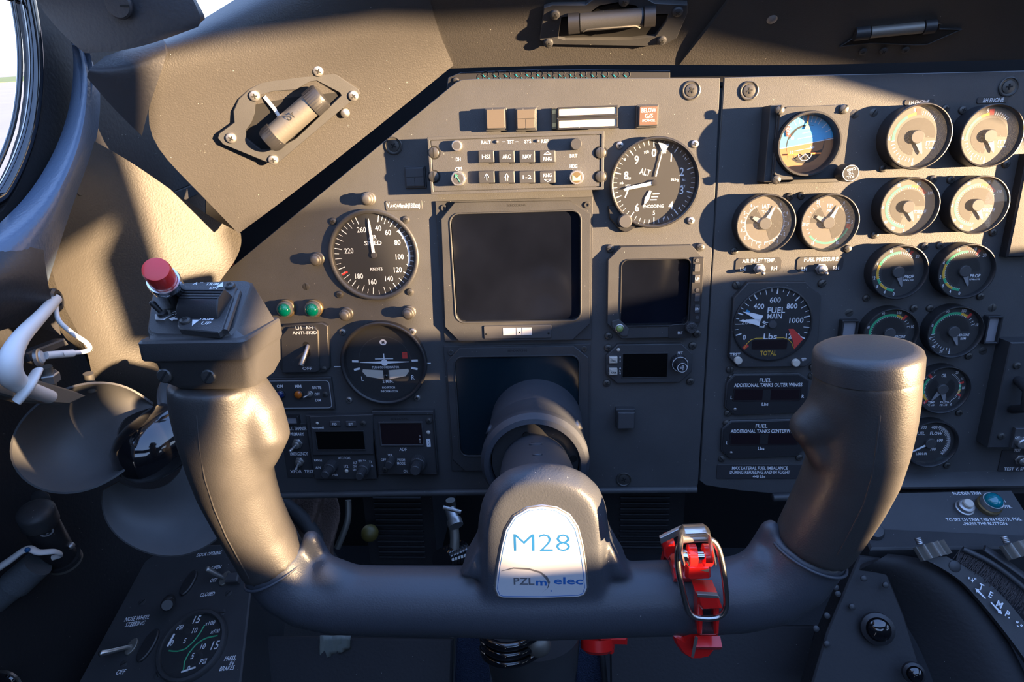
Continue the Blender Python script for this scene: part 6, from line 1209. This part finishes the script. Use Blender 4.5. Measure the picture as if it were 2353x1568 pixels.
# quadrant: a drum face with side cheek
q = root('throttle_quadrant', 2200, 1400, 130, 'black curved throttle quadrant cover with TEMP. arrow strip, lower right', 'throttle quadrant')
def arcpx(P, n): return [tuple(v) for v in interp(P, n)]
N = 14
a0 = arcpx([(2035, 1278, 104), (2110, 1285, 106), (2180, 1320, 114), (2250, 1385, 128), (2310, 1470, 146), (2360, 1570, 166), (2400, 1690, 190)], N)
wq = [[(x-110-8*i, y+60+2*i, h-10) for i, (x, y, h) in enumerate(a0)], [(x-45, y+24, h+6) for x, y, h in a0], a0, [(x+4, y-5, h-6) for x, y, h in a0]]
wpart(q, 'curved_cover', wloft('curved_cover', None, None, wq, 'wall_black', thick=4))
b, pl = wpoly([(1975, 1275, 96), (2035, 1280, 104), (2080, 1420, 130), (2150, 1640, 178), (1960, 1640, 178), (1830, 1640, 170), (1890, 1450, 130)], 25, 'wall_black', 1.5); at(q, 'cover_face', b, pl.M)
st0 = arcpx([(2120, 1283, 112), (2168, 1280, 110), (2215, 1318, 118), (2290, 1400, 136), (2350, 1490, 154), (2420, 1620, 180)], N)
def sh(P): return [(x, y, 112+(y-1280)*.2) for x, y in P]
s1 = [[tuple(v) for v in interp(sh(P), N)] for P in ([(2119, 1284), (2172, 1309), (2215, 1341), (2269, 1402), (2322, 1469), (2380, 1550), (2430, 1640)], [(2175, 1279), (2228, 1309), (2269, 1335), (2322, 1389), (2370, 1450), (2420, 1530), (2470, 1620)])]
wpart(q, 'label_strip', wloft('label_strip', None, None, s1, 'unit_paint', thick=5))
LP3 = plane3(*[W(*v) for v in sh([(2215, 1341), (2269, 1335), (2322, 1469)])]); b = MB('ink_white')
for s, x, y, rot, hp in (('"+"', 2232, 1334, -14, 14), ('T', 2252, 1349, -35, 17), ('E', 2274, 1367, -40, 17), ('M', 2294, 1389, -42, 18), ('P.', 2314, 1412, -44, 17), ('"-"', 2337, 1437, -50, 15)):
    a = LP3.hit(x, y, 1); b.text(s, a.x, a.y, 2.6, hp*.3, rot=rot, bold=.02)
def arw(p, q_):
    a, c = V(LP3.hit(*p, 1)), V(LP3.hit(*q_, 1)); a.z = c.z = 1.5; d = (c-a).normalized(); n = V((-d.y, d.x, 0)); b.flat([tuple(v)[:2] for v in (a-n*.5, a+n*.5, c-d*3+n*.9, c-d*3+n*1.8, c, c-d*3-n*1.8, c-d*3-n*.9)], 2.6)
arw((2262, 1376), (2238, 1352)); arw((2274, 1384), (2300, 1412)); at(q, 'lettering', b, LP3.M)
b = MB('unit_paint'); b.lathe([(5, 0), (5, 1), (3.5, 2), (.01, 2.2)], n=22); at(q, 'strip_screw', b, facing(2193, 1302, 116, tx=-.5))
for x, y, h, r in ((2017, 1446, 142, 22), (2100, 1548, 168, 14)): b = MB('black_plastic'); b.lathe([(r*.62, -2), (r*.6, 1), (r*.45, 2.5), (r*.42, 1)], n=30, cap1=False); b.m('gloss_black').lathe([(r*.42, 1), (r*.38, 4), (r*.2, 6), (.01, 6.5)], n=28); at(q, 'pivot_bolt', b, facing(x, y, h, tx=-.5, ty=-.2))
for x, y, h in ((1985, 1330, 116), (2035, 1345, 118), (1958, 1395, 128), (1925, 1365, 120), (1900, 1415, 130), (1875, 1445, 138), (1920, 1350, 118), (1900, 1480, 146)): b = MB('unit_paint'); b.lathe([(2.6, -1), (2.6, .8), (1.5, 1.6), (.01, 1.7)], n=16); at(q, 'rivet', b, facing(x, y, h, tx=-.5))
# brush seal and spring clips
br = root('brush_seal', 2250, 1350, 125, 'strip of dark bristles along the lever slot of the throttle quadrant', 'brush'); b = MB('bristle'); P = interp([(2205, 1266, 106), (2262, 1296, 114), (2316, 1336, 122), (2380, 1392, 134)], 260)
for i, p in enumerate(P):
    a = W(p.x+random.uniform(-2, 2), p.y+random.uniform(-6, 2), p.z); c_ = W(p.x+random.uniform(-26, -2), p.y+random.uniform(18, 34), p.z+7); b.tube([tuple(a*1000), tuple(c_*1000)], .22, 3)
o = at(br, 'bristles', b, MX()); o['kind'] = 'stuff'
wtube(br, 'brush_holder', [(2212, 1262, 107), (2270, 1290, 115), (2324, 1328, 123), (2390, 1384, 135)], 2.4, 'unit_paint')
wtube(br, 'brush_holder', [(2262, 1260, 104), (2320, 1300, 114), (2390, 1352, 126)], 4.5, 'unit_paint', flat=.4)
for k, (x, y) in enumerate(((2145, 1265), (2345, 1262))):
    e = root('spring_clip', x, y, 112, ('corrugated brass-coloured clip at the front of the throttle quadrant, beside the TEMP. strip', 'corrugated brass-coloured clip at the right edge of the picture')[k], 'clip', 'corrugated clips on the quadrant')
    b = MB('dull_metal'); L = []
    for i in range(25): xx = -15+i*1.25; zz = 2.2*math.sin(i*math.pi/2.6)+(3-abs(xx)*.25); L.append([(xx, -6, zz), (xx, 6, zz), (xx, 6, zz-1), (xx, -6, zz-1)])
    b.loops(L); M = facing(x, y, 112, tx=-.9, ty=0) @ MX.Rotation(.25, 4, 'Z'); at(e, 'corrugated_strip', b, M, ang=60)
    b = MB('satin_steel'); b.X = MX.Translation((-9, 7, 2)) @ MX.Rotation(-1.3, 4, 'X'); b.lathe([(2.6+.25*(i % 2), i*.7) for i in range(9)], n=14, cap0=True); at(e, 'thread_stud', b, M)
# ------------------------------------------------------------------ footwell
e = root('column_foot', 1230, 1500, 150, 'grey cast lower housing of the control column with wound cable loom', 'housing')
b = MB('unit_paint'); P = [W(x, y, h)*1000 for x, y, h in ((1225, 1440, 120), (1225, 1520, 122), (1225, 1660, 130))]; b.tube([tuple(p) for p in P], [44, 42, 30], 40); at(e, 'housing', b, MX(), ang=60)
for i, (y, r) in enumerate(((1462, 24), (1482, 27), (1503, 24))): wtube(e, 'cable_loop', [(1110, y-14, 150), (1118, y+8, 170), (1150, y+24, 180), (1195, y+20, 180), (1230, y+2, 178), (1245, y-12, 170)], 3.6, 'gloss_black')
b = MB('dull_metal'); b.sphere((0, 0, 0), 11, 16, .8); at(e, 'loom_knot', b, facing(1236, 1482, 175))
e = root('red_fitting', 1385, 1480, 130, 'red painted fitting with a small stud behind the yoke tube', 'fitting'); b = MB('red_enamel'); b.X = MX.Rotation(1.1, 4, 'X'); b.lathe([(15, -6), (15, 4), (12, 7), (.01, 8)], n=30); b.X = None; b.box(14, 6, -3, 26, 9, 8, 2); at(e, 'flange', b, facing(1372, 1478, 128)); b = MB('red_enamel'); b.tube([(0, 6, 0), (0, -8, 0)], [3.5, 3], 12); at(e, 'stud', b, facing(1404, 1482, 130))
for k, (P, r, nm, m_, lb, ct) in enumerate((
   ([(1035, 1150, -60), (1040, 1190, -60), (1045, 1240, -50), (1040, 1290, -40)], 6, 'hydraulic_rod', 'dull_metal', 'thin metal rod with clamp in the dark gap under the panel', 'rod'),
   ([(640, 1150, -50), (700, 1200, -40), (760, 1290, -20)], 9, 'conduit', 'wall_black', 'black conduit in the footwell below the transponder', 'conduit'),
   ([(800, 1150, -70), (798, 1200, -60), (775, 1260, -50)], 4, 'thin_strut', 'dull_metal', 'thin grey strut hanging in the footwell left of the coil', 'strut'))): wtube(None, nm, P, r, m_, label=lb, cat=ct)
e = root('shock_absorber', 1050, 1260, -20, 'black ribbed rubber gaiter seen between yoke and panel edge', 'gaiter'); b = MB('gloss_black'); b.lathe([(15+4*(1 if i % 2 else 0)-i*.3, i*2.6) for i in range(16)], n=34); at(e, 'gaiter', b, facing(1060, 1275, -60, tx=-.4, ty=-.5), ang=80)
b = MB('satin_steel'); b.lathe([(7, 0), (7, 14), (9, 14), (9, 22)], n=20); at(e, 'end_fitting', b, facing(1035, 1172, -50, tx=.6, ty=.4)); b = MB('satin_steel'); b.tube([(-10, 3, 6), (11, -2, 8)], 2.4, 12); at(e, 'cross_bolt', b, facing(1040, 1165, -40))
cl = MB('cloth_brown'); L = []
for i in range(13):
    x = 655+i*10; L.append([(tuple(W(x+8*math.sin(j*.9+i), 1135+j*22, -70+j*9+9*math.sin(i*1.1+j*.6))*1000)) for j in range(9)])
cl.add([p for r in L for p in r], [(i*9+j, i*9+j+1, (i+1)*9+j+1, (i+1)*9+j) for i in range(12) for j in range(8)])
o = single('brown_cloth', 'dark brown cloth hanging in the footwell left of centre', 'cloth', cl); o.modifiers.new('t', 'SOLIDIFY').thickness = .003; sb_ = o.modifiers.new('s', 'SUBSURF'); sb_.levels = sb_.render_levels = 1
e = root('heater_louvre', 920, 1210, -90, 'dark louvred block in the footwell between cloth and gaiter', 'louvre'); b = MB('wall_black'); b.box(0, 0, -265, 90, 110, 265); 
for i in range(12): b.box(0, 46-i*8, 0, 62, 3.2, 4, .8)
at(e, 'louvre_block', b, facing(920, 1215, -90)); 
b = MB('wall_black'); b.box(0, 0, -20, 90, 60, 20)
e2 = root('heater_louvre', 1480, 1180, -90, 'dark louvred block in the footwell right of the yoke hub', 'louvre'); b = MB('wall_black'); b.box(0, 0, -255, 100, 110, 255)
for i in range(12): b.box(0, 46-i*8, 0, 62, 2.6, 4, .8)
at(e2, 'louvre_block', b, facing(1480, 1190, -100))
b = MB('yellow_plastic'); b.sphere((0, 0, 0), 11, 16); e = root('yellow_cap', 850, 1226, -70, 'dim yellow plastic cap in the dark footwell', 'cap'); at(e, 'cap', b, facing(850, 1226, -60))
for sx, nm in ((-1, 'left'), (1, 'right')): pass
b, pl = wpoly([(1050, 1462, 60), (1116, 1462, 60), (1130, 1620, 60), (1042, 1620, 60)], 6, 'carpet', 1); single('carpet_strip', 'blue carpeted strip left of the column foot', 'carpet', b, pl.M)
b, pl = wpoly([(1330, 1462, 60), (1372, 1462, 60), (1395, 1620, 60), (1320, 1620, 60)], 6, 'carpet', 1); single('carpet_strip', 'blue carpeted strip right of the column foot, below the red fitting', 'carpet', b, pl.M)
wtube(None, 'edge_rail', [(1040, 1462, 66), (1032, 1640, 66)], 3, 'dull_metal', label='thin metal rail along the left edge of the blue carpet', cat='rail'); wtube(None, 'edge_rail', [(1380, 1470, 66), (1398, 1640, 66)], 3, 'unit_paint', label='thin dark rail along the right edge of the blue carpet', cat='rail')
tg = MB('paper_tag'); L = [[tuple(W(735+i*10, 1462+j*14-(i*j*.9), 90+3*math.sin(i*2+j))*1000) for j in range(5)] for i in range(8)]
tg.add([p for r in L for p in r], [(i*5+j, i*5+j+1, (i+1)*5+j+1, (i+1)*5+j) for i in range(7) for j in range(4)]); o = single('crumpled_tag', 'crumpled pale tag hanging below the left half of the yoke', 'tag', tg); o.modifiers.new('t', 'SOLIDIFY').thickness = .0008
fp_ = wpoly([(560, 1462, 80), (1040, 1470, 80), (1035, 1640, 120), (560, 1640, 120)], 8, 'wall_black', 2); single('floor_cover', 'black sheet cover in front of the left pedal well', 'cover', fp_[0], fp_[1].M)
fp_ = wpoly([(1400, 1440, 60), (1880, 1440, 80), (1830, 1640, 120), (1400, 1640, 120)], 8, 'wall_black', 2); single('floor_cover', 'black sheet cover beside the throttle quadrant, under the red lock', 'cover', fp_[0], fp_[1].M)
b = MB('copper_glow'); b.tube([(0, 0, 0), (10, 13, 0)], 5, 12); b_ = W(525, 622, 0); o = single('copper_pipe', 'bit of orange-brown pipe in the gap above the switch box', 'pipe', b, facing(512, 634, -14))

# ------------------------------------------------------------------ lamps let into the glareshield
GP = plane3(W(430, 350, 88), W(760, 377, 46), W(700, 160, 70))
t = Thing('glareshield_lamp', 'cylindrical swivel lamp with ribbed ends in an angular bezel, on the corner panel', 'lamp', GP, 665, 265)
OP = [(503, 308), (538, 282), (536, 256), (548, 228), (572, 205), (600, 190), (640, 182), (680, 178), (722, 147), (734, 145), (824, 206), (827, 216), (640, 374), (622, 377), (512, 332), (500, 318)]
IP = [(565, 300), (578, 282), (585, 262), (588, 232), (600, 218), (630, 210), (680, 207), (712, 188), (728, 186), (780, 213), (784, 220), (742, 260), (680, 318), (632, 345), (600, 345), (566, 318)]
b = MB('unit_paint'); b.frame(t.PP(OP, 4), t.PP(IP, 4), 0, 4, .5, ci=t.L(668, 268, 4), dz=-12); t.add('bezel_plate', b)
b = MB('void_black'); b.prism(t.PP(IP, 0), -12, .8); t.add('recess', b)
b = MB('white_cable'); b.tube([t.L(607, 222, 2)+(2,), t.L(630, 250, 3)+(3,), t.L(643, 270, 4)+(4,)], 1.5, 8); t.add('wire', b)
p0, p1 = V(t.L(622, 322, 14)+(12,)), V(t.L(738, 222, 14)+(12,)); d = p1-p0; r = 27*t.s
b = MB('dull_metal'); b.tube([p0+d*.08, p0+d*.86], r, 32); ty = t.add('lamp_tube', b)
for k0, k1, k2 in ((-.06, .0, .12), (1.02, .98, .8)):
    b = MB('black_plastic'); u = d.normalized(); s_ = u.cross(V((0, 0, 1))).normalized(); w_ = s_.cross(u)
    L = []
    for kk, rr_ in ((k2, 1.0), (k2, 1.14), (k1, 1.14), (k0, 1.0), (k0, .8)): L.append([p0+d*kk+(s_*math.cos(math.pi*i/30)+w_*math.sin(math.pi*i/30))*r*rr_*(1 if (i % 2 or rr_ < 1.1) else .965) for i in range(60)])
    b.loops(L); t.add('ribbed_end', b)
b = MB('slot_dark'); q_ = surf(ty.data, t.e.matrix_world, [(668, 268)], .15)
if q_: Mx = GP.M.copy(); Mx.translation = q_[0][0]; b.text('OT', 0, 0, .8, 4, rot=40); addw(t, 'lettering', b, Mx)
for x, y in ((731, 163), (812, 220), (585, 220), (531, 317), (628, 367)): t.screw(x, y, 4.2, h=4, z=4, m='satin_steel')
o = Thing('dome_screw', 'lone pale dome-headed screw on the corner panel below the lamp', 'screw', GP, 793, 260, 1); b = MB('satin_steel'); b.lathe([(4, 0), (3.6, 2), (2, 3.2), (.01, 3.6)], n=22); o.add('screw_head', b)
# centre lamp
G2 = plane3(W(1260, 100, 36), W(1570, 100, 36), W(1400, 10, 62))
t = Thing('glareshield_lamp', 'half open swivel lamp in an arched bezel on the middle of the glareshield', 'lamp', G2, 1410, 60, 2)
OP = [(1240, 92), (1250, 18), (1268, 12), (1345, 12), (1372, -8), (1420, -22), (1470, -12), (1505, 8), (1580, 12), (1580, 30), (1555, 88), (1530, 102), (1480, 106), (1260, 102)]
IP = [(1283, 88), (1290, 40), (1350, 34), (1376, 14), (1420, 6), (1462, 14), (1484, 34), (1536, 32), (1530, 50), (1505, 84), (1450, 90), (1300, 92)]
b = MB('unit_paint'); b.frame(t.PP(OP, 4), t.PP(IP, 4), -2, 4, .5, ci=t.L(1410, 58, 4), dz=-14); t.add('bezel_plate', b); b = MB('void_black'); b.prism(t.PP(IP, 0), -14, 1.2); t.add('recess', b)
p0, p1 = V(t.L(1306, 58, 8)+(6,)), V(t.L(1506, 40, 8)+(6,)); d = p1-p0; r = 20*t.s
b = MB('unit_paint'); b.tube([p0+d*.14, p0+d*.86], r, 28); t.add('lamp_tube', b)
for k0, k1 in ((0, .13), (.87, 1)): b = MB('black_plastic'); b.tube([p0+d*k0, p0+d*k1], r*1.12, 28); t.add('ribbed_end', b)
b = MB('dull_metal'); b.tube([t.L(1340, 68, 10)+(12,), t.L(1350, 62, 10)+(12.6,), t.L(1460, 54, 10)+(12.6,), t.L(1470, 60, 10)+(12,)], .7, 6); t.add('slot_edge', b)
for x, y in ((1275, 33), (1260, 98), (1434, 2), (1557, 26), (1520, 92)): t.screw(x, y, 4, h=4, z=4, m='unit_paint')
# right slot with lever
G3 = plane3(W(1930, 100, 34), W(2200, 100, 34), W(2080, 30, 54))
t = Thing('glareshield_lamp', 'recessed swivel lamp in a slanted slot on the right of the glareshield', 'lamp', G3, 2070, 80, 2)
IP = [(1929, 107), (1960, 88), (1985, 76), (2060, 70), (2090, 60), (2140, 52), (2160, 54), (2158, 66), (2210, 67), (2130, 102), (2100, 103), (2000, 99)]
b = MB('void_black'); b.prism(t.PP(IP, 2), -10, 2.2); t.add('recess', b); b = MB('unit_paint'); A_ = t.PP(IP, 2.2); b.tube([(x, y, 2.3) for x, y in A_], .5, 6, closed=True); t.add('slot_rim', b)
p0, p1 = V(t.L(1965, 84, 6)+(3,)), V(t.L(2150, 66, 6)+(3,)); d = p1-p0; r = 13*t.s; b = MB('dull_metal'); b.tube([p0+d*.2, p0+d*.85], r, 24); t.add('lamp_tube', b)
for k0, k1 in ((0, .18), (.86, 1)): b = MB('black_plastic'); b.tube([p0+d*k0, p0+d*k1], r*1.2, 24); t.add('ribbed_end', b)
for x, y in ((1982, 117), (2030, 115), (2080, 113)): t.screw(x, y, 3, h=1, z=1.6, m='unit_paint')
o = Thing('dome_screw', 'pale dome-headed screw on the right glareshield section, left of the slanted slot', 'screw', plane3(W(1700, 60, 45), W(1900, 60, 45), W(1780, 10, 62)), 1773, 43, 1); b = MB('satin_steel'); b.lathe([(5, 0), (4.6, 2), (2.4, 3.6), (.01, 4)], n=22); o.add('screw_head', b)
